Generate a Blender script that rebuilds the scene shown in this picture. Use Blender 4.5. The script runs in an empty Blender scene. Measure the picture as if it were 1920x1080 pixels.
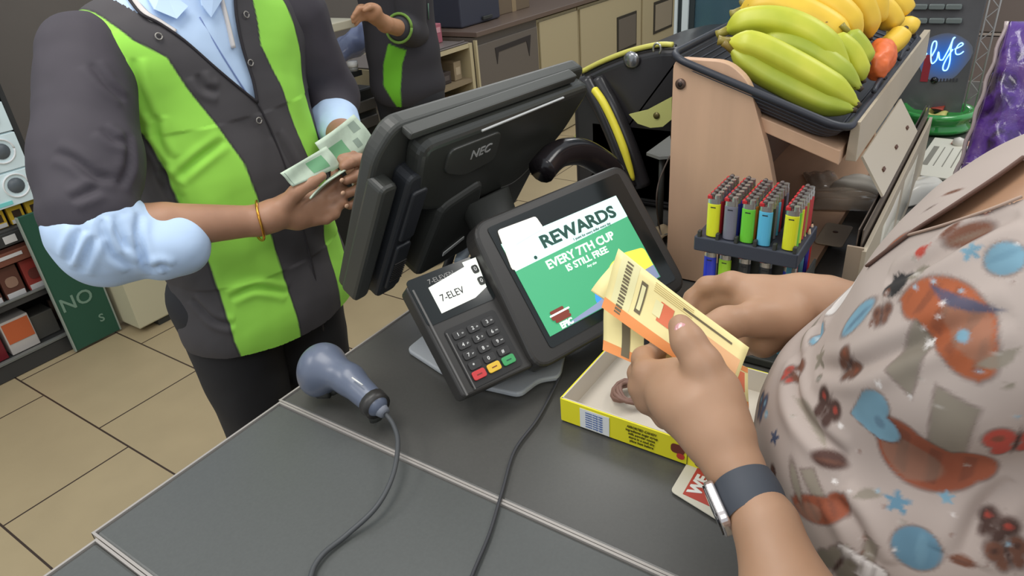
import bpy, bmesh, math, random
import numpy as np
from mathutils import Matrix, Vector
from mathutils.bvhtree import BVHTree
random.seed(7)
rng = np.random.RandomState(4)
SC = bpy.context.scene
COL = SC.collection
PI = math.pi

# ------------------------------------------------------------------ camera
F = 1315.0
CAM = np.array([0.0, 0.0, 1.55])
CX = np.array([0.555052, -0.828544, -0.075346])      # image right
_dx = np.array([1030., -810., F]); _dx /= np.linalg.norm(_dx)
_dy = np.array([-2103., -540., F]); _dy /= np.linalg.norm(_dy)
_dy -= _dx * _dx.dot(_dy); _dy /= np.linalg.norm(_dy)
_dz = np.cross(_dx, _dy)
RM = np.stack([_dx, _dy, _dz], 1)                     # world -> camera (x right, y down, z forward)
cam = bpy.data.objects.new('camera', bpy.data.cameras.new('camera'))
COL.objects.link(cam); SC.camera = cam
cam.data.sensor_width = 36; cam.data.lens = 36 * F / 1920
cam.data.clip_start = 0.02; cam.data.clip_end = 60
m = Matrix.Identity(4)
for r in range(3):
    m[r][0] = RM[0, r]; m[r][1] = -RM[1, r]; m[r][2] = -RM[2, r]; m[r][3] = CAM[r]
cam.matrix_world = m

# ------------------------------------------------------------------ light, world, exposure
W = bpy.data.worlds.new('world'); SC.world = W; W.use_nodes = True
W.node_tree.nodes['Background'].inputs[0].default_value = (0.86, 0.93, 1.0, 1)
W.node_tree.nodes['Background'].inputs[1].default_value = 0.56
SC.view_settings.view_transform = 'Standard'
try: SC.view_settings.look = 'None'
except Exception: pass
SC.view_settings.exposure = 0.34
SC.view_settings.gamma = 1.0
def area(name, loc, sx, sy, power, col=(1, .97, .92), rot=(0, 0, 0)):
    l = bpy.data.lights.new(name, 'AREA'); l.shape = 'RECTANGLE'; l.size = sx; l.size_y = sy
    l.energy = power*.5; l.color = col
    o = bpy.data.objects.new(name, l); o.location = loc; o.rotation_euler = rot
    COL.objects.link(o); return o
area('ceiling_panel_light', (0.3, 0.9, 2.75), 1.3, .6, 30)
area('ceiling_panel_light', (1.9, -0.6, 2.75), 1.3, .6, 26)
area('ceiling_panel_light', (2.9, 1.5, 2.75), 1.3, .6, 24)
area('ceiling_panel_light', (-0.9, 2.3, 2.75), 1.3, .6, 34)
area('ceiling_panel_light', (-1.0, -0.8, 2.75), 1.3, .6, 26)
area('ceiling_panel_light', (5.2, 1.5, 2.75), 1.3, .6, 30)

# ------------------------------------------------------------------ helpers
def ray(px, py):
    return RM.T @ np.array([px - 960.0, py - 540.0, F])
def at(px, py, X=None, Y=None, z=None, D=None):
    d = ray(px, py)
    if D is not None: t = D / np.linalg.norm(d)
    elif z is not None: t = (z - CAM[2]) / d[2]
    elif X is not None: t = (X - CAM[0]) / d[0]
    else: t = (Y - CAM[1]) / d[1]
    return CAM + t * d

def srgb(c):
    if isinstance(c, str):
        c = c.lstrip('#'); c = [int(c[i:i+2], 16) for i in (0, 2, 4)]
    out = []
    for v in c[:3]:
        v = v / 255.0
        out.append(v / 12.92 if v <= .04045 else ((v + .055) / 1.055) ** 2.4)
    return (*out, 1.0)
MATS = {}
def mat(name, col, rough=.55, metal=0.0, noise=0.0, scale=30.0, bump=0.0, emit=0.0, trans=0.0, alpha=1.0, spec=.5, coat=0.0, stretch=None):
    if name in MATS: return MATS[name]
    M = bpy.data.materials.new(name); M.use_nodes = True
    nt = M.node_tree; b = nt.nodes['Principled BSDF']
    c = srgb(col)
    b.inputs['Base Color'].default_value = c
    b.inputs['Roughness'].default_value = rough
    b.inputs['Metallic'].default_value = metal
    b.inputs['Specular IOR Level'].default_value = spec
    if coat: b.inputs['Coat Weight'].default_value = coat
    if trans: b.inputs['Transmission Weight'].default_value = trans
    if alpha < 1: b.inputs['Alpha'].default_value = alpha
    if emit:
        b.inputs['Emission Color'].default_value = c; b.inputs['Emission Strength'].default_value = emit
    if noise or bump:
        tc = nt.nodes.new('ShaderNodeTexCoord'); nz = nt.nodes.new('ShaderNodeTexNoise')
        nz.inputs['Scale'].default_value = scale; nz.inputs['Detail'].default_value = 4
        src = tc.outputs['Object']
        if stretch:
            mp = nt.nodes.new('ShaderNodeMapping'); mp.inputs['Scale'].default_value = stretch
            nt.links.new(src, mp.inputs[0]); src = mp.outputs[0]
        nt.links.new(src, nz.inputs['Vector'])
        if noise:
            mr = nt.nodes.new('ShaderNodeMapRange')
            mr.inputs['From Min'].default_value = .3; mr.inputs['From Max'].default_value = .7
            mr.inputs['To Min'].default_value = 1 - noise; mr.inputs['To Max'].default_value = 1 + noise
            nt.links.new(nz.outputs['Fac'], mr.inputs['Value'])
            vm = nt.nodes.new('ShaderNodeVectorMath'); vm.operation = 'SCALE'
            vm.inputs[0].default_value = c[:3]
            nt.links.new(mr.outputs[0], vm.inputs['Scale'])
            nt.links.new(vm.outputs[0], b.inputs['Base Color'])
        if bump:
            bp = nt.nodes.new('ShaderNodeBump'); bp.inputs['Strength'].default_value = bump
            bp.inputs['Distance'].default_value = .01
            nt.links.new(nz.outputs['Fac'], bp.inputs['Height'])
            nt.links.new(bp.outputs[0], b.inputs['Normal'])
    MATS[name] = M
    return M

def attr_mat(name, rough=.8, attr='paint', bump=0.0, bscale=200, spec=.3):
    M = bpy.data.materials.new(name); M.use_nodes = True
    nt = M.node_tree; b = nt.nodes['Principled BSDF']
    a = nt.nodes.new('ShaderNodeAttribute'); a.attribute_name = attr
    nt.links.new(a.outputs['Color'], b.inputs['Base Color'])
    b.inputs['Roughness'].default_value = rough
    b.inputs['Specular IOR Level'].default_value = spec
    return M

class MB:
    def __init__(s): s.v = []; s.f = []; s.m = []; s.s = []
    def add(s, vs, fs, mi=0, smooth=False, M=None):
        o = len(s.v)
        for p in vs:
            p = Vector(p)
            s.v.append(M @ p if M is not None else p)
        for f in fs:
            s.f.append([i + o for i in f]); s.m.append(mi); s.s.append(smooth)
        return s
    def addbm(s, bm, mi=0, smooth=False, M=None):
        bm.verts.ensure_lookup_table(); bm.verts.index_update()
        s.add([v.co.copy() for v in bm.verts], [[v.index for v in f.verts] for f in bm.faces], mi, smooth, M)
        bm.free(); return s
    def box(s, c, size, mi=0, M=None, bev=0.0, seg=2):
        bm = bmesh.new(); bmesh.ops.create_cube(bm, size=1)
        bmesh.ops.scale(bm, vec=size, verts=bm.verts)
        if bev: bmesh.ops.bevel(bm, geom=bm.edges[:], offset=bev, segments=seg, affect='EDGES', profile=.5)
        bmesh.ops.translate(bm, vec=c, verts=bm.verts)
        return s.addbm(bm, mi, False, M)
    def prism(s, pts, z0, z1, mi=0, M=None, bev=0.0, seg=2):
        """pts: 2-D outline (counter-clockwise); extruded along z"""
        bm = bmesh.new()
        vs = [bm.verts.new((p[0], p[1], z0)) for p in pts]
        f = bm.faces.new(vs)
        r = bmesh.ops.extrude_face_region(bm, geom=[f])
        nv = [g for g in r['geom'] if isinstance(g, bmesh.types.BMVert)]
        for v in nv: v.co.z = z1
        bmesh.ops.recalc_face_normals(bm, faces=bm.faces)
        if bev:
            es = [e for e in bm.edges if abs(e.verts[0].co.z - e.verts[1].co.z) < 1e-7]
            bmesh.ops.bevel(bm, geom=es, offset=bev, segments=seg, affect='EDGES', profile=.5)
        return s.addbm(bm, mi, False, M)
    def tube(s, pts, r, mi=0, n=10, M=None, cap=True, flat=1.0, up=(0, 0, 1)):
        pts = [Vector(p) for p in pts]; k = len(pts)
        rs = r if hasattr(r, '__len__') else [r] * k
        vs = []; prev = None
        for i, p in enumerate(pts):
            t = (pts[min(i+1, k-1)] - pts[max(i-1, 0)]).normalized()
            if prev is None:
                a = Vector(up)
                if abs(a.dot(t)) > .95: a = Vector((1, 0, 0))
                e1 = t.cross(a).normalized()
            else:
                e1 = (prev - t * prev.dot(t)).normalized()
            prev = e1; e2 = t.cross(e1).normalized()
            for j in range(n):
                th = 2 * PI * j / n
                vs.append(p + e1 * math.cos(th) * rs[i] + e2 * math.sin(th) * rs[i] * flat)
        fs = []
        for i in range(k-1):
            for j in range(n):
                a = i*n+j; b = i*n+(j+1) % n
                fs.append([a, b, b+n, a+n])
        if cap:
            fs.append(list(range(n))[::-1]); fs.append([(k-1)*n + j for j in range(n)])
        return s.add(vs, fs, mi, True, M)
    def lathe(s, prof, n=24, mi=0, M=None, cap=True):
        vs = []; fs = []
        for (r, z) in prof:
            for j in range(n):
                th = 2*PI*j/n; vs.append((r*math.cos(th), r*math.sin(th), z))
        for i in range(len(prof)-1):
            for j in range(n):
                a = i*n+j; b = i*n+(j+1) % n
                fs.append([a, b, b+n, a+n])
        if cap:
            fs.append(list(range(n))[::-1]); fs.append([(len(prof)-1)*n+j for j in range(n)])
        return s.add(vs, fs, mi, True, M)
    def grid(s, fn, nu, nv, mi=0, M=None, smooth=True, thick=0.0):
        vs = [fn(i/nu, j/nv) for j in range(nv+1) for i in range(nu+1)]
        fs = [[j*(nu+1)+i, j*(nu+1)+i+1, (j+1)*(nu+1)+i+1, (j+1)*(nu+1)+i] for j in range(nv) for i in range(nu)]
        if not thick: return s.add(vs, fs, mi, smooth, M)
        bm = bmesh.new()
        bv = [bm.verts.new(v) for v in vs]
        for f in fs: bm.faces.new([bv[i] for i in f])
        bm.normal_update()
        bmesh.ops.solidify(bm, geom=bm.faces[:], thickness=thick)
        return s.addbm(bm, mi, smooth, M)
    def build(s, name, mats, parent=None, label=None):
        me = bpy.data.meshes.new(name)
        me.from_pydata([tuple(v) for v in s.v], [], s.f)
        if not isinstance(mats, (list, tuple)): mats = [mats]
        for x in mats: me.materials.append(x)
        me.polygons.foreach_set('material_index', s.m)
        me.polygons.foreach_set('use_smooth', s.s)
        me.validate(); me.update()
        o = bpy.data.objects.new(name, me); COL.objects.link(o)
        if parent is not None: o.parent = parent
        if label: o['label'] = label
        return o

def thing(name, label, cat, loc=(0, 0, 0), rot=None, group=None):
    o = bpy.data.objects.new(name, None); COL.objects.link(o)
    o.empty_display_size = .05
    if rot is not None:
        M = Matrix.Identity(4)
        for r in range(3):
            for c in range(3): M[r][c] = rot[r][c]
            M[r][3] = loc[r]
        o.matrix_world = M
    else: o.location = loc
    o['label'] = label; o['category'] = cat
    if group: o['group'] = group
    return o
def tag(o, label, cat, group=None, kind=None):
    if label: o['label'] = label
    if cat: o['category'] = cat
    if group: o['group'] = group
    if kind: o['kind'] = kind
    return o
def struct(o): o['kind'] = 'structure'; return o
def off(o):
    """matrix taking world coordinates into thing o's own frame"""
    return o.matrix_basis.inverted()
def dup(root, loc, label=None, group=None, swap=None):
    r = root.copy(); COL.objects.link(r); r.location = loc
    if label: r['label'] = label
    if group: r['group'] = group
    for ch in list(root.children):
        c = ch.copy(); COL.objects.link(c); c.parent = r
        if swap and swap.get(ch.name.split('.')[0]):
            c.data = c.data.copy(); c.data.materials[0] = swap[ch.name.split('.')[0]]
        for g in ch.children:
            d = g.copy(); COL.objects.link(d); d.parent = c
    return r
def panelrot(yaw, tilt):
    """columns: x right, y up in the face, z out of the face"""
    c, s = math.cos, math.sin
    u = Vector((1, 0, 0)); n = Vector((0, -c(tilt), s(tilt))); v = n.cross(u)
    B = Matrix((u, v, n)).transposed()
    return Matrix.Rotation(yaw, 3, 'Z') @ B
def rrect(w, h, r, n=5, cx=0, cy=0):
    pts = []
    for (sx, sy, a0) in ((1, 1, 0), (-1, 1, 90), (-1, -1, 180), (1, -1, 270)):
        for k in range(n+1):
            a = math.radians(a0 + 90*k/n)
            pts.append((cx + sx*(w/2-r) + r*math.cos(a), cy + sy*(h/2-r) + r*math.sin(a)))
    return pts
def poly2(pts, r=0.0, n=4):
    """round the corners of a 2-D polygon"""
    if not r: return pts
    out = []; k = len(pts)
    for i in range(k):
        p = Vector(pts[i][:2]); a = Vector(pts[i-1][:2]); b = Vector(pts[(i+1) % k][:2])
        rr = min(r, (a-p).length*.45, (b-p).length*.45)
        pa = p + (a-p).normalized()*rr; pb = p + (b-p).normalized()*rr
        for j in range(n+1):
            t = j/n
            q = pa*(1-t)**2 + p*2*t*(1-t) + pb*t*t
            out.append((q.x, q.y))
    return out
_txt = {}
def text(parent, s, size, loc, m, name='lettering', rot=0.0, bold=0.0, depth=.0004, align='CENTER', shear=0.0, M=None, label=None, sx=1.0):
    cu = bpy.data.curves.new('t', 'FONT'); cu.body = s; cu.size = size; cu.align_x = align; cu.align_y = 'CENTER'
    cu.offset = bold; cu.extrude = depth; cu.shear = shear; cu.resolution_u = 3
    o = bpy.data.objects.new('t', cu); COL.objects.link(o)
    dg = bpy.context.evaluated_depsgraph_get()
    me = bpy.data.meshes.new_from_object(o.evaluated_get(dg))
    bpy.data.objects.remove(o)
    X = Matrix.Translation(loc) @ Matrix.Rotation(rot, 4, 'Z') @ Matrix.Diagonal((sx, 1, 1, 1))
    if M is not None: X = M @ X
    me.transform(X); me.materials.clear(); me.materials.append(m)
    r = bpy.data.objects.new(name, me); COL.objects.link(r); r.parent = parent
    if label: r['label'] = label
    return r
def smoothpath(pts, n=6):
    P = [np.array(p, float) for p in pts]; out = []
    for i in range(len(P)-1):
        p0 = P[max(i-1, 0)]; p1 = P[i]; p2 = P[i+1]; p3 = P[min(i+2, len(P)-1)]
        for k in range(n):
            t = k/n
            out.append(.5*((2*p1)+(-p0+p2)*t+(2*p0-5*p1+4*p2-p3)*t*t+(-p0+3*p1-3*p2+p3)*t**3))
    out.append(P[-1]); return out

# ---- implicit surfaces: capsules and ellipsoids blended, then meshed
def cap(a, b, ra, rb, k=.01): return ('c', np.array(a, float), np.array(b, float), ra, rb, k)
def ell(c, r, R=None, k=.02): return ('e', np.array(c, float), np.array(r, float), np.eye(3) if R is None else np.array(R, float), 0, k)
def chain(pts, rs, k=.006):
    return [cap(pts[i], pts[i+1], rs[i], rs[i+1], k) for i in range(len(pts)-1)]
def isomesh(prims, h, pad=.012):
    lo = np.full(3, 1e9); hi = -lo
    bb = []
    for p in prims:
        if p[0] == 'c':
            r = max(p[3], p[4]); a = np.minimum(p[1], p[2]) - r; b = np.maximum(p[1], p[2]) + r
        else:
            r = np.sqrt(((p[3] * p[2][None, :])**2).sum(1)); a = p[1] - r; b = p[1] + r
        bb.append((a - p[5] - pad, b + p[5] + pad)); lo = np.minimum(lo, a - pad - 2*h); hi = np.maximum(hi, b + pad + 2*h)
    n = np.ceil((hi - lo) / h).astype(int) + 1
    G = np.full(n, 1.0, np.float32)
    for p, (a, b) in zip(prims, bb):
        i0 = np.clip(((a - lo) / h).astype(int), 0, n-1); i1 = np.clip(np.ceil((b - lo) / h).astype(int)+1, 1, n)
        xs = [lo[d] + h*np.arange(i0[d], i1[d]) for d in range(3)]
        X = xs[0][:, None, None]; Y = xs[1][None, :, None]; Z = xs[2][None, None, :]
        if p[0] == 'c':
            A, B = p[1], p[2]; d = B - A; L = max(d @ d, 1e-12)
            t = np.clip(((X-A[0])*d[0] + (Y-A[1])*d[1] + (Z-A[2])*d[2]) / L, 0, 1)
            q = np.sqrt((X-A[0]-t*d[0])**2 + (Y-A[1]-t*d[1])**2 + (Z-A[2]-t*d[2])**2) - (p[3] + (p[4]-p[3])*t)
        else:
            c, r, R = p[1], p[2], p[3]
            u = [(X-c[0])*R[0, k] + (Y-c[1])*R[1, k] + (Z-c[2])*R[2, k] for k in range(3)]
            k0 = np.sqrt(sum((u[k]/r[k])**2 for k in range(3))); k1 = np.sqrt(sum((u[k]/r[k]**2)**2 for k in range(3)))
            q = k0*(k0-1)/np.maximum(k1, 1e-9)
        q = q.astype(np.float32)
        s = (slice(i0[0], i1[0]), slice(i0[1], i1[1]), slice(i0[2], i1[2]))
        g = G[s]; k = p[5]
        hh = np.clip(.5 + .5*(g-q)/k, 0, 1)
        G[s] = g*(1-hh) + q*hh - k*hh*(1-hh)
    S = G < 0
    C8 = S[:-1, :-1, :-1].astype(np.int8)
    for (i, j, k) in [(0,0,1),(0,1,0),(0,1,1),(1,0,0),(1,0,1),(1,1,0),(1,1,1)]:
        C8 = C8 + S[i:S.shape[0]-1+i, j:S.shape[1]-1+j, k:S.shape[2]-1+k]
    act = np.argwhere((C8 > 0) & (C8 < 8))
    idx = np.full(C8.shape, -1, np.int64); idx[tuple(act.T)] = np.arange(len(act))
    acc = np.zeros((len(act), 3)); cnt = np.zeros(len(act))
    cs = [(0,0,0),(1,0,0),(0,1,0),(1,1,0),(0,0,1),(1,0,1),(0,1,1),(1,1,1)]
    ed = [(0,1),(2,3),(4,5),(6,7),(0,2),(1,3),(4,6),(5,7),(0,4),(1,5),(2,6),(3,7)]
    for a, b in ed:
        ca, cb = np.array(cs[a]), np.array(cs[b])
        va = G[tuple((act+ca).T)]; vb = G[tuple((act+cb).T)]
        mk = (va < 0) != (vb < 0)
        t = np.where(mk, va/np.where(mk, va-vb, 1), 0)
        acc += np.where(mk[:, None], ca + t[:, None]*(cb-ca), 0); cnt += mk
    V = lo + h*(act + acc/cnt[:, None])
    Fs = []
    for ax in range(3):
        o1, o2 = [(1, 2), (2, 0), (0, 1)][ax]
        e = np.zeros(3, int); e[ax] = 1
        sl = [slice(1, -1)]*3; sl[ax] = slice(0, -1); sh = [slice(1, -1)]*3; sh[ax] = slice(1, None)
        A = S[tuple(sl)]; B = S[tuple(sh)]
        w = np.argwhere(A != B); st = A[tuple(w.T)]
        off_ = np.ones(3, int); off_[ax] = 0
        w = w + off_
        d1 = np.zeros(3, int); d1[o1] = 1; d2 = np.zeros(3, int); d2[o2] = 1
        q = np.stack([idx[tuple((w-d1-d2).T)], idx[tuple((w-d2).T)], idx[tuple(w.T)], idx[tuple((w-d1).T)]], 1)
        q[~st] = q[~st][:, ::-1]
        Fs.append(q)
    Fq = np.concatenate(Fs); Fq = Fq[(Fq >= 0).all(1)]
    if np.einsum('ij,ij->i', V[Fq[:, 0]], np.cross(V[Fq[:, 1]]-V[Fq[:, 0]], V[Fq[:, 2]]-V[Fq[:, 0]])).sum() < 0: Fq = Fq[:, ::-1]
    return V, Fq
def vnormals(V, Fq):
    n = np.cross(V[Fq[:, 2]] - V[Fq[:, 0]], V[Fq[:, 3]] - V[Fq[:, 1]])
    N = np.zeros_like(V)
    for k in range(4): np.add.at(N, Fq[:, k], n)
    return N / np.maximum(np.linalg.norm(N, axis=1), 1e-12)[:, None]
def relax(V, Fq, it=2, f=.5):
    for _ in range(it):
        A = np.zeros_like(V); c = np.zeros(len(V))
        for k in range(4):
            a = Fq[:, k]; b = Fq[:, (k+1) % 4]
            np.add.at(A, a, V[b]); np.add.at(A, b, V[a]); np.add.at(c, a, 1); np.add.at(c, b, 1)
        V = V*(1-f) + f*A/np.maximum(c, 1)[:, None]
    return V
def vnoise(V, freq, seed=0, oct=3):
    r = np.random.RandomState(seed); o = np.zeros(len(V)); a = 1.0
    for i in range(oct):
        for j in range(4):
            d = r.randn(3); d /= np.linalg.norm(d)
            o += a*np.sin((V @ d)*freq + r.rand()*6.28 + 1.5*np.sin((V @ r.randn(3))*freq*.5))/4
        freq *= 1.9; a *= .5
    return o
def npobj(name, V, Fq, m, parent=None, paint=None, mi=None, label=None):
    me = bpy.data.meshes.new(name)
    if parent is not None:
        I = np.array(off(parent)); V = V @ I[:3, :3].T + I[:3, 3]
    me.vertices.add(len(V)); me.vertices.foreach_set('co', V.astype(np.float32).ravel())
    me.loops.add(Fq.size); me.loops.foreach_set('vertex_index', Fq.ravel().astype(np.int32))
    me.polygons.add(len(Fq)); me.polygons.foreach_set('loop_start', (np.arange(len(Fq))*Fq.shape[1]).astype(np.int32))
    me.update(calc_edges=True)
    me.polygons.foreach_set('use_smooth', np.ones(len(Fq), bool))
    for x in (m if isinstance(m, (list, tuple)) else [m]): me.materials.append(x)
    if mi is not None: me.polygons.foreach_set('material_index', mi.astype(np.int32))
    if paint is not None:
        a = me.attributes.new('paint', 'FLOAT_COLOR', 'POINT')
        c = np.ones((len(V), 4), np.float32); c[:, :3] = paint
        a.data.foreach_set('color', c.ravel())
    me.validate(); me.update()
    o = bpy.data.objects.new(name, me); COL.objects.link(o)
    if parent is not None: o.parent = parent
    if label: o['label'] = label
    return o
def joinm(ms):
    V = []; Fq = []; n = 0
    for v, f in ms: V.append(v); Fq.append(f + n); n += len(v)
    return np.concatenate(V), np.concatenate(Fq)
def hitter(V, Fq):
    t = BVHTree.FromPolygons([tuple(v) for v in V], [tuple(int(i) for i in f) for f in Fq])
    def hit(px, py):
        d = ray(px, py); d = d/np.linalg.norm(d)
        r = t.ray_cast(Vector(CAM), Vector(d))
        return (None, None) if r[0] is None else (np.array(r[0]), np.array(r[1]))
    return hit
def crease(V, N, line, depth=.004, w=.006):
    P = [np.array(p) for p in line if p is not None]
    if len(P) < 2: return np.zeros(len(V))
    P = smoothpath(P, 5); d = np.full(len(V), 1e9)
    lo = np.min(P, 0) - .05; hi = np.max(P, 0) + .05
    sel = np.where(((V > lo) & (V < hi)).all(1))[0]; dd = np.full(len(sel), 1e9); tt = np.zeros(len(sel))
    for i in range(len(P)-1):
        a, b = P[i], P[i+1]; e = b-a; L = max(e@e, 1e-12)
        t = np.clip(((V[sel]-a)@e)/L, 0, 1); q = np.linalg.norm(V[sel]-a-t[:, None]*e, axis=1)
        m_ = q < dd; dd = np.where(m_, q, dd); tt = np.where(m_, (i+t)/(len(P)-1), tt)
    f = np.sin(np.clip(tt, 0, 1)*PI)**.5
    out = np.zeros(len(V)); out[sel] = f*(-depth*np.exp(-(dd/w)**2) + depth*.8*np.exp(-((dd-w*2.2)/(w*1.3))**2)); return out
def inpoly(u, v, P):
    """signed distance (positive inside) of points (u,v) to polygon P"""
    P = np.array(P); n = len(P); ins = np.zeros(len(u), bool); d = np.full(len(u), 1e9)
    for i in range(n):
        x0, y0 = P[i]; x1, y1 = P[(i+1) % n]
        c = ((y0 > v) != (y1 > v)) & (u < (x1-x0)*(v-y0)/((y1-y0) if abs(y1-y0) > 1e-12 else 1e-12) + x0)
        ins ^= c
        L = (x1-x0)**2 + (y1-y0)**2 + 1e-12
        t = np.clip(((u-x0)*(x1-x0)+(v-y0)*(y1-y0))/L, 0, 1)
        d = np.minimum(d, np.hypot(u-x0-t*(x1-x0), v-y0-t*(y1-y0)))
    return np.where(ins, d, -d)

# ================================================================== THE SETTING
ZC = 0.93                                     # worktop height
def floor_mat():
    M = bpy.data.materials.new('beige_floor_tiles'); M.use_nodes = True
    nt = M.node_tree; b = nt.nodes['Principled BSDF']; L = nt.links
    tc = nt.nodes.new('ShaderNodeTexCoord'); sp = nt.nodes.new('ShaderNodeSeparateXYZ'); cb = nt.nodes.new('ShaderNodeCombineXYZ')
    L.new(tc.outputs['Object'], sp.inputs[0])
    a = nt.nodes.new('ShaderNodeMath'); a.operation = 'SUBTRACT'; a.inputs[1].default_value = 2.447 - 6.1; L.new(sp.outputs['Y'], a.inputs[0])
    c = nt.nodes.new('ShaderNodeMath'); c.operation = 'SUBTRACT'; c.inputs[1].default_value = .337 - 8.2; L.new(sp.outputs['X'], c.inputs[0])
    L.new(a.outputs[0], cb.inputs['X']); L.new(c.outputs[0], cb.inputs['Y'])
    br = nt.nodes.new('ShaderNodeTexBrick')
    br.inputs['Scale'].default_value = 1; br.inputs['Brick Width'].default_value = .61; br.inputs['Row Height'].default_value = .41
    br.inputs['Mortar Size'].default_value = .0035; br.inputs['Mortar Smooth'].default_value = .1
    br.offset = .325; br.offset_frequency = 2; br.inputs['Bias'].default_value = 0
    br.inputs['Color1'].default_value = srgb((176, 158, 124)); br.inputs['Color2'].default_value = srgb((170, 152, 119))
    br.inputs['Mortar'].default_value = srgb((64, 50, 42))
    L.new(cb.outputs[0], br.inputs['Vector'])
    nz = nt.nodes.new('ShaderNodeTexNoise'); nz.inputs['Scale'].default_value = 6; nz.inputs['Detail'].default_value = 5; L.new(tc.outputs['Object'], nz.inputs['Vector'])
    mr = nt.nodes.new('ShaderNodeMapRange'); mr.inputs['To Min'].default_value = .9; mr.inputs['To Max'].default_value = 1.08; L.new(nz.outputs['Fac'], mr.inputs['Value'])
    vm = nt.nodes.new('ShaderNodeVectorMath'); vm.operation = 'SCALE'; L.new(br.outputs['Color'], vm.inputs[0]); L.new(mr.outputs[0], vm.inputs['Scale'])
    L.new(vm.outputs[0], b.inputs['Base Color']); b.inputs['Roughness'].default_value = .38
    return M
mb = MB(); mb.box((3, 1.2, -.03), (11, 6.6, .06)); struct(mb.build('floor', floor_mat()))
wm = mat('wall_paint', (120, 112, 104), .8, noise=.05, scale=3)
mb = MB(); mb.box((3, 4.55, 1.4), (11, .1, 2.8)); struct(mb.build('wall_back', wm))
mb = MB(); mb.box((8.55, 1.2, 1.4), (.1, 6.6, 2.8)); struct(mb.build('wall_right', wm))
mb = MB(); mb.box((3, 4.485, .05), (11, .03, .1)); struct(mb.build('baseboard_back', mat('dark_skirting', (50, 46, 44), .6)))

# ------------------------------------------------------------------ counter modules
m_top = mat('grey_laminate', (84, 86, 84), .33, noise=.05, scale=260)
m_top2 = mat('warm_grey_laminate', (80, 79, 76), .33, noise=.05, scale=260)
m_edge = mat('aluminium_edging', (172, 166, 160), .4, .3)
m_case = mat('dark_counter_body', (58, 58, 60), .6)
def counter(x0, x1, y0, y1, top, label):
    t = thing('counter_unit', label, 'counter', ((x0+x1)/2, (y0+y1)/2, 0), group='counter units')
    w = x1-x0; d = y1-y0
    b = MB(); b.box((0, 0, ZC-.0225), (w-.006, d-.006, .041), bev=.004); b.build('worktop', top, t)
    b = MB()
    for s in (-1, 1):
        b.box((s*(w/2-.0016), 0, ZC-.0215), (.0032, d, .043)); b.box((0, s*(d/2-.0016), ZC-.0215), (w, .0032, .0425))
    b.build('edging', m_edge, t, label='pale metal edging strip')
    b = MB(); b.box((0, -.01, (ZC-.043+.1)/2+.0), (w-.02, d-.06, ZC-.043-.1)); b.build('cabinet_body', m_case, t)
    b = MB(); b.box((0, -.01, .05), (w-.06, d-.12, .1)); b.build('plinth', mat('plinth_black', (30, 30, 32), .7), t)
    return t
counter(.4735, 2.75, .045, .793, m_top2, 'darker grey counter unit carrying the two screens, the scanner and the wooden rack')
counter(.187, .4725, .045, .789, m_top, 'narrow grey counter unit between the two pale seams, crossed by both cables')
counter(-1.0, .186, .045, .775, m_top, 'grey counter unit at the lower left corner of the photo beyond the lowest seam')

# ------------------------------------------------------------------ customer screen (rewards)
m_blk = mat('black_plastic', (52, 50, 48), .42)
m_blk2 = mat('black_plastic_soft', (52, 53, 50), .55)
m_gloss = mat('black_glass', (30, 34, 34), .12)
m_white = mat('white_plastic', (225, 225, 222), .5)
DC = Vector((.832, .471, 1.064))
DR = panelrot(math.radians(-16.08), math.radians(39.78))
t = thing('customer_display', 'black tilted customer touchscreen showing a green rewards advert, standing on the counter', 'screen', DC, DR)
out = poly2([(.172, .122), (-.150, .118), (-.165, -.110), (.168, -.110)], .03, 6)
b = MB(); b.prism(out, -.034, .004, bev=.006, seg=3); b.build('housing', m_blk, t)
b = MB(); b.prism(poly2([(.150, .108), (-.128, .104), (-.128, -.090), (.148, -.090)], .006, 3), .0035, .0052); b.build('glass', m_gloss, t)
def flat(pts, z, zz, mi, mbx): mbx.prism(pts, z, zz, mi)
scr = [mat('screen_pale', (196, 232, 226), .5, emit=.62), mat('screen_green', (66, 158, 112), .5, emit=.5), mat('screen_blue', (60, 140, 225), .5, emit=.55),
       mat('screen_yellow', (240, 216, 80), .5, emit=.55), mat('screen_brown', (120, 52, 40), .5, emit=.4), mat('screen_white', (240, 246, 246), .5, emit=.65), mat('screen_grey', (130, 140, 170), .5, emit=.5)]
b = MB()
b.prism([(.12, .0745), (-.12, .0745), (-.12, -.0745), (.12, -.0745)], .0054, .0062, 1)
b.prism([(.12, .0745), (-.12, .0745), (-.12, .030), (.12, .036)], .0062, .0066, 0)
b.prism([(.012+.031*math.cos(a*PI/10), -.068+.031*math.sin(a*PI/10)) for a in range(0, 11)], .0062, .0066, 2)
b.prism(poly2([(.030, -.060), (.028, -.030), (.042, -.020), (.075, -.014), (.118, -.020), (.118, -.060)], .008), .0066, .0069, 3)
b.prism([(-.085, -.0735), (.118, -.0735), (.118, -.052), (.03, -.056), (-.02, -.064), (-.085, -.070)], .0069, .0071, 6)
b.build('screen_picture', scr, t)
b = MB()
b.prism(poly2([(-.058, -.054), (-.078, -.050), (-.092, -.050), (-.112, -.056)], .0), .0073, .0076, 0) if False else None
for cx, cy, w, h, mi in ((-.088, -.054, .034, .007, 4), (-.090, -.046, .026, .005, 4), (-.087, -.050, .038, .0026, 5), (-.086, -.060, .030, .005, 4)):
    b.prism(rrect(w, h, min(w, h)*.45, 3, cx, cy), .0072+.0001*mi, .0076+.0001*mi, mi)
b.build('food_picture', scr, t)
b = MB()
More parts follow.
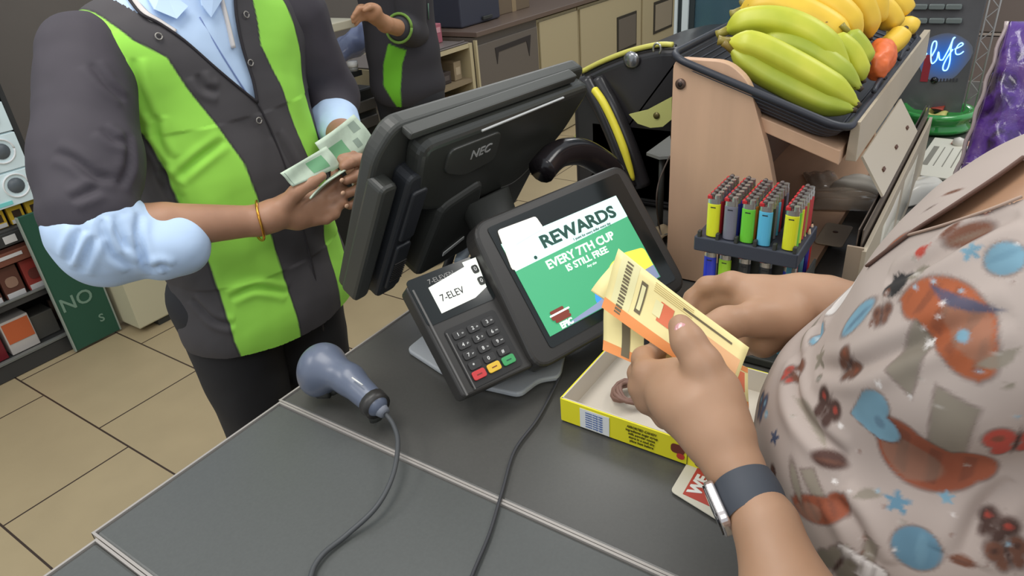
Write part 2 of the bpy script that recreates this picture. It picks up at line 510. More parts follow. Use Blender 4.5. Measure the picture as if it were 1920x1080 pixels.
for cx, cy, w, h, mi in ((.062, -.038, .030, .004, 4), (.066, -.031, .024, .004, 4), (.058, -.046, .02, .004, 4)):
    b.prism(rrect(w, h, min(w, h)*.45, 3, cx, cy), .0072, .0076, mi)
b.build('snack_picture', scr, t)
m_dkg = mat('lettering_dark_green', (38, 84, 74), .6); m_wht_l = mat('lettering_white', (235, 245, 238), .6, emit=.4)
text(t, 'REWARDS', .0268, (.022, .052, .0068), m_dkg, 'rewards_lettering', bold=.0009, sx=1.28)
text(t, '.', .03, (-.078, .044, .0068), m_dkg, bold=.001)
text(t, '1 point for every dollar every day', .006, (.04, .0375, .0068), m_dkg, 'small_print')
text(t, 'EVERY 7TH CUP', .0185, (.004, .018, .0064), m_wht_l, 'offer_lettering', bold=.0005, sx=1.08)
text(t, 'IS STILL FREE', .0145, (.006, .002, .0064), m_wht_l, 'offer_lettering', bold=.0004, sx=1.08)
text(t, 'Any size', .006, (.008, -.0085, .0064), m_wht_l, 'small_print', shear=.2)
text(t, 'EPIC', .012, (-.085, -.069, .0078), m_wht_l, 'offer_lettering', bold=.0006)
b = MB(); b.prism(poly2([(-.115, .095), (-.043, .093), (-.040, .072), (-.10, .066), (-.114, .030), (-.1245, .034)], .004, 2), .0066, .0078); b.build('screen_glare', mat('screen_glare_white', (226, 222, 212), .5, emit=.5), t, label='white corner of the screen picture with glare painted in')  # white screen area with its glare painted in as an emissive patch
b = MB(); b.box((0, -.03, -.055), (.12, .09, .045), bev=.012); b.build('rear_housing', m_blk2, t)
def into(t_rot, t_loc, p):
    return Vector(t_rot.transposed() @ (Vector(p) - Vector(t_loc)))
b = MB()
b.tube([into(DR, DC, q) for q in ((.90, .585, .952), (.885, .565, .99), (.862, .535, 1.03))], [.028, .024, .026], n=14)
b.build('stand_neck', m_blk2, t)

# stand base plate lying on the counter, shared by the screen and the card reader
m_grey = mat('pale_grey_base', (176, 180, 184), .45)
bp = [at(*p, z=.937) for p in ((762, 655), (798, 626), (905, 560), (1065, 640), (1052, 700), (1046, 708), (1012, 712), (975, 741), (890, 722), (830, 699))]
c0 = np.mean(bp, 0)
t = thing('base_plate', 'pale grey base plate under the card reader and customer screen', 'stand', (c0[0], c0[1], ZC))
b = MB(); b.prism(poly2([(p[0]-c0[0], p[1]-c0[1]) for p in bp], .012, 4), .0005, .009, bev=.0025); b.build('plate', m_grey, t)
b = MB(); b.box((.02, .02, .012), (.12, .1, .012), bev=.004); b.build('bracket', m_blk2, t)

# ------------------------------------------------------------------ card reader
PC = Vector((.628, .536, 1.048)); PR = panelrot(math.radians(-19.3), math.radians(44.3))
t = thing('card_reader', 'black card payment terminal with white screen and number keys, left of the rewards screen', 'payment terminal', PC, PR)
b = MB(); b.prism(poly2([(.060, .091), (-.059, .084), (-.058, -.086), (.060, -.090)], .008, 4), -.030, .0, bev=.004, seg=3)
b.build('housing', m_blk, t)
b = MB(); b.prism(rrect(.052, .16, .01, 4, -.02, -.002), -.052, -.028, bev=.004); b.prism(rrect(.03, .05, .008, 4, .045, .02), -.045, -.028); b.build('rear_cover', m_blk2, t)
b = MB(); b.box((-.052, -.005, .001), (.003, .16, .005), bev=.001); b.box((-.0375, -.040, .001), (.0022, .085, .004), bev=.0008)
b.build('side_rail', mat('rail_grey', (96, 94, 92), .35), t)
b = MB(); b.prism(rrect(.112, .07, .006, 4, 0, .055), -.0005, .0012); b.build('screen_surround', m_gloss, t)
b = MB(); b.prism([(.034, .086), (.057, .086), (.050, .040), (.0265, .032), (-.030, .030), (-.030, .070), (.034, .079)][::-1], .0012, .0024)
b.build('screen', mat('reader_screen', (226, 230, 220), .5, emit=.5), t, label='white lit screen of the card reader')
m_dk = mat('lettering_black', (36, 36, 40), .6)
text(t, '7-ELEV', .0145, (-.003, .049, .0026), m_dk, 'screen_lettering', sx=.9)
text(t, '7-ELEVEN', .010, (-.006, .077, .0014), mat('lettering_grey', (150, 148, 145), .6), 'screen_lettering')
for y in (.070, .051):
    b = MB(); b.prism(rrect(.010, .0125, .003, 3, .047, y), .0024, .0034); b.build('touch_icon', mat('icon_dark', (60, 62, 58), .5), t)
    text(t, '0', .009, (.047, y, .0036), m_white, 'icon_mark')
b = MB(); b.prism(rrect(.084, .088, .006, 4, .002, -.037), -.0004, .0014); b.build('keypad_plate', mat('keypad_black', (34, 33, 33), .5), t)
m_key = mat('key_black', (48, 47, 47), .5)
K = [['1', '2', '3'], ['4', '5', '6'], ['7', '8', '9'], ['*', '0', '#']]
for r in range(4):
    for c in range(3):
        x = -.022 + c*.024; y = -.006 - r*.0155
        b = MB(); b.prism(rrect(.019, .0115, .003, 3, x, y), .0014, .0034, bev=.0006); k = b.build('key', m_key, t)
        text(k, K[r][c], .0072, (x-.002, y, .0036), m_white, 'key_mark', bold=.0001)
        if r < 3: text(k, ['', 'ab', 'de', 'gh', 'jk', 'mn', 'pr', 'tu', 'wx'][r*3+c] or 'qz', .0034, (x+.005, y, .0036), m_white, 'key_mark')
for c, (nm, col, lab) in enumerate((('key_red', (205, 60, 62), 'red cancel key'), ('key_yellow', (232, 190, 60), 'yellow clear key'), ('key_green', (64, 160, 96), 'green enter key'))):
    x = -.023 + c*.0245; y = -.0665
    b = MB(); b.prism(rrect(.0205, .0125, .003, 3, x, y), .0014, .0042, bev=.0008); k = b.build('key', mat(nm, col, .45), t, label=lab)
    b = MB(); b.box((x, y, .0044), (.008, .0014, .0004)); b.build('key_mark', m_dkg if c == 2 else mat('mark_brown', (120, 50, 40), .6), k)
b = MB(); b.tube([into(PR, PC, q) for q in ((.66, .575, .945), (.655, .570, .98), (.64, .555, 1.015))], [.02, .017, .02], n=12); b.build('stand_neck', m_blk2, t)
# narrow card slot unit beside the reader
t = thing('card_swipe', 'slim black card swipe unit standing between the card reader and the rewards screen', 'card reader', PC, PR)
b = MB(); b.prism(rrect(.020, .196, .008, 4, .0765, .002), -.036, -.006, bev=.004, seg=3); b.build('housing', m_blk2, t)
b = MB(); b.prism(rrect(.0025, .18, .001, 2, .070, 0), -.006, -.004); b.build('slot', mat('slot_grey', (88, 86, 84), .4), t)
b = MB(); b.prism(rrect(.006, .020, .003, 3, .079, .073), -.006, -.0045); b.build('card_symbol', m_white, t)
b = MB(); b.tube([into(PR, PC, q) for q in ((.735, .555, .945), (.725, .545, .99))], [.014, .014], n=12); b.build('stand_neck', m_blk2, t)

# ------------------------------------------------------------------ staff till monitor, seen from behind
MC = Vector((.856, .68, 1.161)); MR = panelrot(-.092, -.518)
m_mon = mat('monitor_black', (60, 61, 57), .42)
m_mon2 = mat('monitor_black_ribbed', (46, 48, 52), .5)
t = thing('till_monitor', 'large black till monitor seen from behind, grey maker letters on its back, facing the cashier', 'monitor', MC, MR)
o1 = poly2([(.236, .150), (-.212, .168), (-.236, .12), (-.226, -.166), (.20, -.166)], .02, 5)
b = MB(); b.prism(o1, -.040, -.012, bev=.007, seg=3); b.build('screen_slab', m_mon, t)
b = MB(); b.prism(poly2([(.222, .140), (-.190, .152), (-.165, .02), (-.07, -.02), (.10, -.04), (.19, .04)], .03, 6), -.014, .022, bev=.012, seg=4); b.build('rear_housing', mat('monitor_gloss', (56, 57, 53), .3), t)
b = MB(); b.prism(poly2([(.18, .158), (-.20, .166), (-.20, .154), (.18, .144)], .004, 3), -.014, .006, bev=.003); b.build('top_ledge', m_mon, t)
b = MB(); b.box((.03, .1395, .0225), (.20, .0022, .003)); b.build('highlight_line', mat('edge_highlight', (205, 205, 202), .3, .2), t, label='pale line painted as the highlight on the edge')  # highlight along the housing edge, painted as a pale strip
b = MB(); b.prism(poly2([(-.02, .125), (-.135, .128), (-.13, .085), (-.08, .06), (-.01, .065)], .015, 5), .020, .026, bev=.002); b.build('logo_plate', m_mon, t)
text(t, 'NEC', .023, (-.058, .100, .0264), mat('letters_silver', (170, 170, 168), .4), 'maker_lettering', bold=.0003)
b = MB(); b.prism(rrect(.046, .26, .012, 4, -.172, -.032), -.014, .020, bev=.006); b.build('card_reader_bar', m_mon2, t)
for k, (y, h) in enumerate(((-.09, .10), (.02, .10))):
    b = MB(); b.prism(rrect(.030, h, .006, 3, -.170, y), .019, .026, bev=.003); b.build('bar_cover', m_mon2, t)
b = MB()
for k in range(9): b.box((-.170, -.118+k*.005, .0275), (.024, .0016, .002))
b.build('ribs', m_blk, t)
b = MB(); b.prism(rrect(.03, .24, .01, 4, -.222, -.03), -.02, .014, bev=.006); b.build('side_bar', m_mon, t)
b = MB(); b.prism(poly2([(-.02, .03), (-.11, .01), (-.12, -.15), (.02, -.15)], .02, 4), -.014, .03, bev=.01, seg=3); b.build('stand_cover', m_blk2, t)
b = MB(); b.prism([(-.067, -.112), (-.022, -.096), (-.020, -.103), (-.066, -.121)][::-1], .0305, .032); b.build('paper_label', m_white, t, label='thin white paper label')
b = MB()
b.tube([into(MR, MC, q) for q in ((.86, .60, .955), (.855, .625, 1.03), (.86, .67, 1.13))], [.05, .04, .05], n=18, flat=.7)
b.build('stand_neck', m_blk2, t)
b = MB(); q = into(MR, MC, (.87, .63, .944))
bmx = MR.transposed().to_4x4(); bmx.translation = q
b.prism(rrect(.26, .20, .05, 6), -.013, .010, M=bmx, bev=.005); b.build('stand_foot', m_blk2, t)
# handset arm and tubes between the till and the customer screen
t = thing('handset', 'glossy black curved handset lying behind the rewards screen', 'handset', (.98, .60, ZC))
I = off(t)
b = MB(); b.tube(smoothpath([at(1015, 320, Y=.60), at(1045, 290, Y=.60), at(1090, 285, Y=.59), at(1135, 310, Y=.57), at(1150, 330, Y=.56)]), .024, n=14, M=I); b.build('grip', mat('handset_gloss', (38, 34, 36), .18), t)
b = MB(); b.lathe([(.001, .001), (.05, .001), (.05, .02), (.03, .06), (.028, .14), (.001, .145)], 20, M=Matrix.Translation((.02, .02, 0))); b.build('cradle', m_blk2, t)

# cable bundle beside the till
m_cab = mat('cable_dark', (48, 48, 50), .5)
for (nm, pts, r, lb, cc) in (
    ('till_cable', [(805, 590, .94), (838, 500, .98), (862, 430, 1.04), (890, 380, 1.10)], .008, 'thick black cable rising beside the till monitor, left one of the pair', m_cab),
    ('till_cable', [(850, 560, .94), (872, 480, .98), (895, 420, 1.03), (915, 385, 1.08)], .006, 'black cable rising beside the till monitor, nearer the rewards screen', m_cab),
    ('plug', [(862, 492, .99), (872, 470, 1.0), (886, 462, 1.0)], .011, 'pale blue plug at the foot of the black cables', mat('plug_pale', (176, 190, 205), .5))):
    P = smoothpath([at(p[0], p[1], z=p[2]) for p in pts]); c0 = P[0]
    b = MB(); b.tube(P, r, M=Matrix.Translation(-Vector(c0)))
    o = b.build(nm, cc); o.location = c0
    tag(o, lb, 'cable' if nm != 'plug' else 'plug')

# ------------------------------------------------------------------ hand scanner and cables
m_scn = mat('scanner_blue_grey', (98, 106, 124), .32)
hp = [at(604, 690, z=.985), at(655, 712, z=.985), at(700, 757, z=.975)]
sc0 = at(640, 730, z=ZC)
t = thing('barcode_scanner', 'blue-grey hand barcode scanner lying near the counter edge', 'scanner', (sc0[0], sc0[1], ZC))
V, Fq = isomesh([ell(at(603, 684, z=.985), (.034, .030, .030)), ell(at(594, 712, z=.965), (.024, .026, .026)), cap(at(612, 688, z=.988), at(655, 712, z=.985), .027, .021, .02), cap(at(655, 712, z=.985), at(702, 756, z=.972), .0215, .0175, .01)], .0025)
npobj('body', relax(V, Fq, 2), Fq, m_scn, t)
I = off(t)
b = MB(); b.tube([at(697, 752, z=.972), at(709, 764, z=.969)], [.0205, .0195], n=16, M=I); b.build('end_ring', m_blk, t)
b = MB(); b.tube([at(708, 763, z=.968), at(722, 775, z=.964)], [.012, .008], n=12, M=I); b.build('cable_boot', mat('boot_grey', (128, 132, 142), .5), t)
b = MB(); b.tube([at(597, 735, z=.950), at(618, 736, z=.950)], [.010, .009], n=10, M=I); b.tube([at(622, 732, z=.948), at(632, 730, z=.952)], [.008, .006], n=10, M=I); b.build('trigger', m_blk2, t, label='black trigger')
b = MB(); b.tube([at(700, 772, z=.952), at(706, 786, z=.940)], [.010, .010], n=10, M=I); b.build('hook', m_blk2, t)
b = MB(); b.tube([at(660, 708, z=1.005), at(680, 722, z=1.0)], [.0012, .0012], n=6, M=I); b.build('status_light', m_white, t)
def cable(nm, pts, r, m_, lb):
    P = smoothpath(pts, 8); c0 = P[0]
    b = MB(); b.tube(P, r, n=10, M=Matrix.Translation(-Vector(c0))); o = b.build(nm, m_); o.location = c0; return tag(o, lb, 'cable')
cz = lambda r: ZC + r + .0008
cable('scanner_cable', [at(721, 774, z=.963), at(737, 795, z=.960), at(746, 830, z=.956), at(737, 890, z=.950), at(706, 950, z=.944), at(650, 1003, z=cz(.0032)), at(602, 1043, z=cz(.0032)), at(581, 1090, z=cz(.0032)), at(575, 1200, z=cz(.0032)), at(600, 1400, z=cz(.0032))], .0032, mat('cable_grey', (70, 72, 74), .5), 'thicker grey cable curling from the scanner to the bottom of the photo')
cable('display_cable', [at(1052, 702, z=cz(.0022)), at(1028, 750, z=cz(.0022)), at(1005, 790, z=cz(.0022)), at(965, 845, z=cz(.0022)), at(942, 920, z=cz(.0022)), at(918, 1000, z=cz(.0022)), at(885, 1080, z=cz(.0022)), at(850, 1180, z=cz(.0022)), at(840, 1400, z=cz(.0022))], .0022, mat('cable_thin', (56, 56, 60), .5), 'thin dark cable running from the screen stand across the seam')

# ------------------------------------------------------------------ yellow carton on the counter and the card
m_yel = mat('carton_yellow', (232, 222, 40), .55); m_crd = mat('carton_inside', (205, 196, 182), .8)
X0, X1, Y0, Y1, H = .636, .815, .165, .400, .036
t = thing('open_carton', 'shallow open yellow cardboard carton lying under the customer\'s hands', 'box', ((X0+X1)/2, (Y0+Y1)/2, ZC))
I = off(t); w = X1-X0; d = Y1-Y0
b = MB(); b.box((0, 0, .0025), (w, d, .003)); b.build('bottom_panel', m_crd, t)
for (c, s) in (((-w/2, 0, H/2+.001), (.0025, d, H)), ((w/2, 0, H/2+.001), (.0025, d, H)), ((0, -d/2, H/2+.001), (w, .0025, H)), ((0, d/2, H/2+.001), (w, .0025, H))):
    b = MB(); b.box(c, s); p = b.build('side_panel', m_yel, t)
    sx = .0012*(1 if c[0] < 0 else -1 if c[0] > 0 else 0); sy = .0012*(1 if c[1] < 0 else -1 if c[1] > 0 else 0)
    b = MB(); b.box((c[0]+sx*1.4, c[1]+sy*1.4, c[2]+.001), (s[0]-.001, s[1]-.001, H-.001)); b.build('inner_lining', m_crd, p)
fm = Matrix(((0, 0, -1, -w/2-.0016), (-1, 0, 0, 0), (0, 1, 0, H/2+.001), (0, 0, 0, 1)))   # face toward -X: text x -> -Y
b = MB(); b.prism([(-.088, -.017), (-.045, -.017), (-.045, .014), (-.088, .014)], 0, .0006, M=fm); pn = b.build('nutrition_panel', mat('panel_white', (224, 226, 224), .6), t)
m_bl = mat('print_blue', (90, 120, 180), .7); m_bk = mat('print_dark', (90, 84, 20), .7)
for r in range(7):
    text(pn, 'contents energy sugar', .0036, (-.078+.011, .010-r*.0038, .0008), m_bl, 'small_print', M=fm, sx=.8)
for r, s_ in enumerate(('ASSORTED CANDY', 'ingredients sugar syrup', 'milk powder cocoa', 'store in a cool dry', 'place best before')):
    text(t, s_, .0052, (.000, .011-r*.0055, .0004), m_bk, 'carton_lettering', M=fm, sx=.9)
b = MB(); b.prism([(.060, -.017), (.0608, -.017), (.0608, .017), (.060, .017)], 0, .0005, M=fm); b.build('printed_line', m_bk, t)
b = MB(); b.prism(rrect(.018, .014, .005, 4, .048, .002), 0, .0005, M=fm); b.prism(rrect(.010, .009, .004, 3, .052, -.008), 0, .0006, M=fm, mi=1); b.build('printed_picture', [mat('print_maroon', (110, 50, 36), .7), mat('print_red', (190, 60, 50), .7)], t)
b = MB(); b.prism([(.075+.005*math.cos(a), -.010+.005*math.sin(a)) for a in np.linspace(0, 6.28, 13)[:-1]], 0, .0005, M=fm); b.build('printed_ring', m_bk, t)
# curled brown strap inside
P = []
c0 = np.array([.715, .335, ZC+.012])
for k in range(70):
    a = k*.42; rr = .020 + .006*math.sin(k*.37)
    P.append(c0 + np.array([rr*math.cos(a)*1.1, rr*math.sin(a), .004*math.sin(k*.9)+.004+k*.00012]))
b = MB(); b.tube(P, .0028, n=8, M=Matrix.Translation(-Vector(c0))); o = b.build('rubber_bands', mat('band_brown', (128, 96, 84), .6)); o.location = c0
tag(o, 'small tangle of brown rubber bands inside the yellow carton', 'rubber bands')
# card under the carton
cp = [at(*p, z=ZC+.001) for p in ((1290, 866), (1400, 900), (1372, 992), (1257, 921))]; c0 = np.mean(cp, 0)
t = thing('counter_card', 'cream card with a red panel and white letters, half under the wrist on the counter', 'card', (c0[0], c0[1], ZC))
b = MB(); b.prism(poly2([(p[0]-c0[0], p[1]-c0[1]) for p in cp], .006), .0004, .0014); b.build('card', mat('card_cream', (205, 200, 184), .6), t)
rp = [at(*p, z=ZC+.0016) for p in ((1312, 870), (1390, 896), (1345, 956), (1280, 926))]
b = MB(); b.prism([(p[0]-c0[0], p[1]-c0[1]) for p in rp], .0014, .0018); b.build('red_panel', mat('card_red', (176, 62, 50), .6), t)
q = at(1322, 906, z=ZC); q2 = at(1345, 868, z=ZC); q1 = at(1300, 940, z=ZC)
ang = math.atan2(q2[1]-q1[1], q2[0]-q1[0])
q = at(1311, 912, z=ZC)
text(t, 'WE', .021, (q[0]-c0[0], q[1]-c0[1], .0019), m_white, 'card_lettering', rot=ang, bold=.0010)

# ================================================================== WOODEN COUNTER RACK
m_wood = mat('pale_wood_laminate', (206, 168, 138), .5, noise=.06, scale=5, stretch=(1, 6, .6))
m_wood2 = mat('beige_laminate', (186, 172, 150), .5, noise=.03, scale=8)
m_dkw = mat('brown_edge_band', (96, 66, 52), .6)
RX0, RX1 = 1.08, 1.90
t = thing('wooden_rack', 'pale wooden counter rack with tilted upper shelf holding the banana basket', 'rack', ((RX0+RX1)/2, .30, ZC))
I = off(t)
YZ = lambda x: Matrix(((0, 0, 1, x), (1, 0, 0, 0), (0, 1, 0, 0), (0, 0, 0, 1)))
prof = poly2([(.438, ZC+.001), (.438, 1.318), (.352, 1.316), (.318, 1.290), (.278, 1.18), (.248, 1.07), (.226, ZC+.001)], .018, 5)[::-1]
for x, lb in ((RX0, None), (RX1-.018, None)):
    b = MB(); b.prism(prof, 0, .018, M=I @ YZ(x), bev=.0012); b.build('side_panel', m_wood, t)
b = MB(); b.lathe([(.001, -.0002), (.0085, -.0002), (.0085, .0025), (.001, .0028)], 16, M=I @ Matrix.Translation((RX0, .424, 1.279)) @ Matrix.Rotation(-PI/2, 4, 'Y')); b.build('screw_cap', mat('screw_brown', (104, 84, 74), .4, .4), t, label='brown screw cap')
b = MB(); b.lathe([(.001, .0026), (.004, .0026), (.004, .0034), (.001, .0034)], 10, M=I @ Matrix.Translation((RX0, .424, 1.279)) @ Matrix.Rotation(-PI/2, 4, 'Y')); b.build('screw_head', mat('screw_dark', (60, 50, 46), .4, .5), t)
SL = (1.262-1.178)/(.43-.185)                                  # slope of the upper shelf
sz = lambda y: 1.178 + SL*(y-.185)
b = MB(); b.prism([(.178, sz(.178)-.004), (.436, sz(.436)-.004), (.436, sz(.436)+.016), (.178, sz(.178)+.018)], 0, RX1-RX0-.02, M=I @ YZ(RX0+.012), bev=.0015); b.build('shelf', m_wood, t)
b = MB(); b.prism([(.158, 1.172), (.174, 1.172), (.172, 1.232), (.160, 1.232)], 0, RX1-RX0-.05, M=I @ YZ(RX0+.035), bev=.001); b.build('front_fascia', m_wood2, t)
b = MB(); b.box((0, 0, .010), (RX1-RX0-.04, .23, .018), M=I @ Matrix.Translation(((RX0+RX1)/2, .325, ZC))); b.build('base_board', m_wood, t)
b = MB(); b.box((0, 0, 0), (RX1-RX0-.04, .012, .30), M=I @ Matrix.Translation(((RX0+RX1)/2, .43, ZC+.155))); b.build('back_panel', mat('rack_back', (120, 92, 76), .6), t)
# hanging flap with slots
fp = [at(1603, 306, Y=.155), at(1667, 232, Y=.155), at(1716, 248, Y=.14), at(1648, 376, Y=.14)]
fu = Vector(fp[1]) - Vector(fp[0])
b = MB(); n_ = Vector((0, -.5, .5)).normalized()*.004
p4 = [Vector((RX0+.06, .156, 1.171)), Vector((1.50, .156, 1.171)), Vector((1.50, .118, 1.112)), Vector((RX0+.06, .118, 1.112))]
v8 = [I @ p for p in p4] + [I @ (p - Vector((0, .003, -.002))) for p in p4]
b.add(v8, [(0, 1, 2, 3), (4, 7, 6, 5), (0, 4, 5, 1), (1, 5, 6, 2), (2, 6, 7, 3), (3, 7, 4, 0)]); fl = b.build('price_flap', mat('flap_beige', (196, 184, 164), .45), t)
for k in range(3):
    x = RX0 + .12 + k*.12
    b = MB(); b.box((0, 0, 0), (.014, .005, .003), M=I @ Matrix.Translation((x, .128, 1.136)) @ Matrix.Rotation(math.radians(57), 4, 'X')); b.build('slot', m_dkw, fl)
# lower fence
t2 = thing('shelf_fence', 'long beige fence with a metal channel along the right side of the wooden rack', 'shelf fence', (1.45, .112, ZC))
I2 = off(t2)
b = MB(); b.box((0, 0, 0), (.72, .006, .150), M=I2 @ Matrix.Translation((1.36, .112, ZC+.078)), bev=.001); b.build('fence_panel', m_wood2, t2)
b = MB()
for dy in (.0065, .0125): b.box((0, 0, 0), (.70, .0018, .050), M=I2 @ Matrix.Translation((1.36, .112+dy, ZC+.155)))
b.box((0, 0, 0), (.70, .012, .002), M=I2 @ Matrix.Translation((1.36, .121, ZC+.131)))
b.build('metal_channel', mat('channel_metal', (116, 104, 96), .3, .6), t2, label='dark metal channel')
b = MB(); b.box((0, 0, 0), (.004, .022, .155), M=I2 @ Matrix.Translation((1.003, .124, ZC+.079))); b.build('end_plate', mat('end_beige', (168, 150, 130), .5), t2)
b = MB(); b.grid(lambda u, v: I2 @ Vector((1.15+.38*u, .1085-.0006*math.sin(u*9), ZC+.03+.10*v)), 12, 2, thick=.0006); b.build('clear_strip', mat('strip_pale', (206, 200, 184), .25), t2)
# small plate with a hole
t3 = thing('mounting_plate', 'small beige plate with one hole, lying in the lower bay of the rack', 'plate', (1.33, .205, ZC+.0205))
b = MB(); b.prism(rrect(.10, .05, .008), .0005, .0035, bev=.0008); b.build('plate', m_wood2, t3)
b = MB(); b.lathe([(.001, .0036), (.005, .0036), (.005, .0039), (.001, .0039)], 12, M=Matrix.Translation((.01, 0, 0))); b.build('hole', m_dkw, t3)
# packets lying in the lower bay
def packet(nm, c, sx, sy, rz, m_, lb, h=.016, seed=1, grp=None):
    o_ = thing(nm, lb, 'packet', c, None, grp); o_.rotation_euler = (0, 0, rz)
    r = np.random.RandomState(seed); ph = r.rand(6)*6
    def fn(u, v, s=1):
        x = (u-.5)*sx; y = (v-.5)*sy
        e = (max(0, 1-abs(2*u-1)**4)*max(0, 1-abs(2*v-1)**3))**.5
        z = h*e*s + .0022*math.sin(9*u+ph[0]+4*v)*e + .0016*math.sin(17*v+ph[1])
        return (x, y, max(z, -h*.0)+.003 if s > 0 else .001)
    b = MB(); b.grid(lambda u, v: fn(u, v, 1), 26, 18); b.grid(lambda u, v: fn(1-u, v, -1), 26, 18)
    b.build('film', m_, o_)
    for s in (-1, 1):
        b = MB(); b.grid(lambda u, v, s=s: (s*(sx/2+.006*u), (v-.5)*sy*.96, .003+.002*math.sin(v*30)), 2, 24, thick=.0006); b.build('crimped_end', m_, o_)
    return o_
m_clr = mat('clear_film', (196, 182, 166), .12, alpha=.55, coat=.5)
m_wfl = mat('white_film', (222, 218, 208), .25)
q = at(1590, 375, z=.955); packet('snack_packet', (q[0], q[1], .951), .15, .10, 1.9, m_clr, 'clear plastic packet lying flat in the lower bay of the rack', seed=2)
q = at(1622, 342, z=.975); packet('snack_packet', (q[0], q[1], .951), .12, .07, 1.2, m_wfl, 'crumpled white packet in the lower bay beside the metal channel', h=.03, seed=5)
q = at(1545, 330, z=.965); packet('snack_packet', (q[0], q[1], .951), .10, .07, .4, m_clr, 'clear packet deepest in the shade under the banana shelf', h=.012, seed=9)
q = at(1665, 420, z=ZC+.02); packet('snack_packet', (q[0]-.02, q[1]-.015, ZC+.0005), .07, .05, .9, m_wfl, 'small white packet on the counter outside the fence, nearest the patterned blouse', h=.03, seed=3)
q = at(1712, 352, z=ZC+.02); packet('snack_packet', (q[0], q[1]-.01, ZC+.0005), .13, .07, 2.5, m_wfl, 'crumpled white packet outside the fence beside the printed leaflet', h=.035, seed=8)
q = at(1775, 300, z=ZC)
t = thing('leaflet', 'white printed leaflet lying flat on the counter below the green dish', 'leaflet', (q[0], q[1], ZC)); t.rotation_euler = (0, 0, -.06)
b = MB(); b.box((0, 0, .004), (.30, .105, .006), bev=.001); b.build('sheet', mat('paper_white', (226, 222, 206), .6), t)
for k in range(4):
    b = MB(); b.box((.00, .035-k*.018, .0074), (.15, .0022 if k else .012, .0006)); b.build('printed_line', mat('print_grey', (140, 136, 124), .7), t)
b = MB(); b.box((.125, -.02, .0074), (.04, .06, .0006)); b.build('red_print', mat('print_salmon', (196, 142, 122), .7), t)

# ------------------------------------------------------------------ basket
m_bsk = mat('basket_black', (44, 46, 54), .45)
BX0, BX1 = 1.075, 1.80; BY0, BY1 = .172, .440
t = thing('fruit_basket', 'shallow black woven plastic basket of bananas on the tilted shelf', 'basket', ((BX0+BX1)/2, .30, sz(.30)+.018))
I = off(t)
def bz(y, h): return sz(y) + .019 + h
def ring(y0, y1, x0, x1, h, r=.03, n=6):
    out = []
    for (x, y) in rrect(x1-x0, y1-y0, r, n, (x0+x1)/2, (y0+y1)/2): out.append(Vector((x, y, bz(y, h))))
    return out
b = MB()
lv = [(-.030, .0), (-.018, .010), (-.008, .024), (0, .037)]
rings = [ring(BY0-ins*1, BY1+ins*1, BX0-ins, BX1+ins, h) for ins, h in lv]
n = len(rings[0]); vs = [I @ p for rg in rings for p in rg]; fs = []
for i in range(len(rings)-1):
    for j in range(n): fs.append([i*n+j, i*n+(j+1) % n, (i+1)*n+(j+1) % n, (i+1)*n+j])
fs.append(list(range(n))[::-1])
b.add(vs, fs, 0, True); b.build('tray', m_bsk, t)
b = MB(); P = [I @ p for p in ring(BY0-.002, BY1+.002, BX0-.002, BX1+.002, .038)]; b.tube(P+[P[0], P[1]], .006, n=8, flat=1.0); b.build('rim', m_bsk, t)
b = MB()
for q_, (ins, h) in enumerate(((-.024, .006), (-.017, .013), (-.012, .020), (-.006, .027), (-.002, .032))):
    P = [I @ p for p in ring(BY0-ins, BY1+ins, BX0-ins, BX1+ins, h)]; b.tube(P+[P[0], P[1]], .0016, n=5)
b.build('woven_bands', mat('basket_grey', (70, 74, 84), .5), t)
for x in (1.30, 1.55):
    b = MB(); P = [I @ Vector((x+.05*math.cos(a), BY0-.004, bz(BY0, .05)+.010*math.sin(a))) for a in np.linspace(0, PI, 9)]; b.tube(P, .004, n=6); b.build('handle', m_bsk, t)

# ------------------------------------------------------------------ bananas
def ban_mat(nm, c, c2):
    M = bpy.data.materials.new(nm); M.use_nodes = True; nt = M.node_tree; B = nt.nodes['Principled BSDF']; L = nt.links
    tc = nt.nodes.new('ShaderNodeTexCoord'); nz = nt.nodes.new('ShaderNodeTexNoise'); nz.inputs['Scale'].default_value = 16; nz.inputs['Detail'].default_value = 3
    L.new(tc.outputs['Object'], nz.inputs['Vector'])
    cr = nt.nodes.new('ShaderNodeValToRGB'); cr.color_ramp.elements[0].position = .38; cr.color_ramp.elements[0].color = srgb(c); cr.color_ramp.elements[1].position = .68; cr.color_ramp.elements[1].color = srgb(c2)
    L.new(nz.outputs['Fac'], cr.inputs[0])
    n2 = nt.nodes.new('ShaderNodeTexNoise'); n2.inputs['Scale'].default_value = 70; L.new(tc.outputs['Object'], n2.inputs['Vector'])
    c3 = nt.nodes.new('ShaderNodeValToRGB'); c3.color_ramp.elements[0].position = .73; c3.color_ramp.elements[0].color = (0, 0, 0, 1); c3.color_ramp.elements[1].position = .78; c3.color_ramp.elements[1].color = (1, 1, 1, 1)
    L.new(n2.outputs['Fac'], c3.inputs[0])
    mx = nt.nodes.new('ShaderNodeMix'); mx.data_type = 'RGBA'; L.new(c3.outputs[0], mx.inputs['Factor']); L.new(cr.outputs[0], mx.inputs[6]); mx.inputs[7].default_value = srgb((110, 78, 30))
    L.new(mx.outputs[2], B.inputs['Base Color']); B.inputs['Roughness'].default_value = .42
    return M
m_bg = ban_mat('banana_green_yellow', (182, 190, 52), (205, 205, 66))
m_bo = ban_mat('banana_olive', (158, 172, 52), (180, 186, 62))
m_by = ban_mat('banana_yellow', (240, 200, 64), (226, 186, 56))
m_bt = mat('banana_tip', (64, 50, 34), .7); m_bstem = ban_mat('banana_stem', (160, 150, 60), (130, 110, 50))
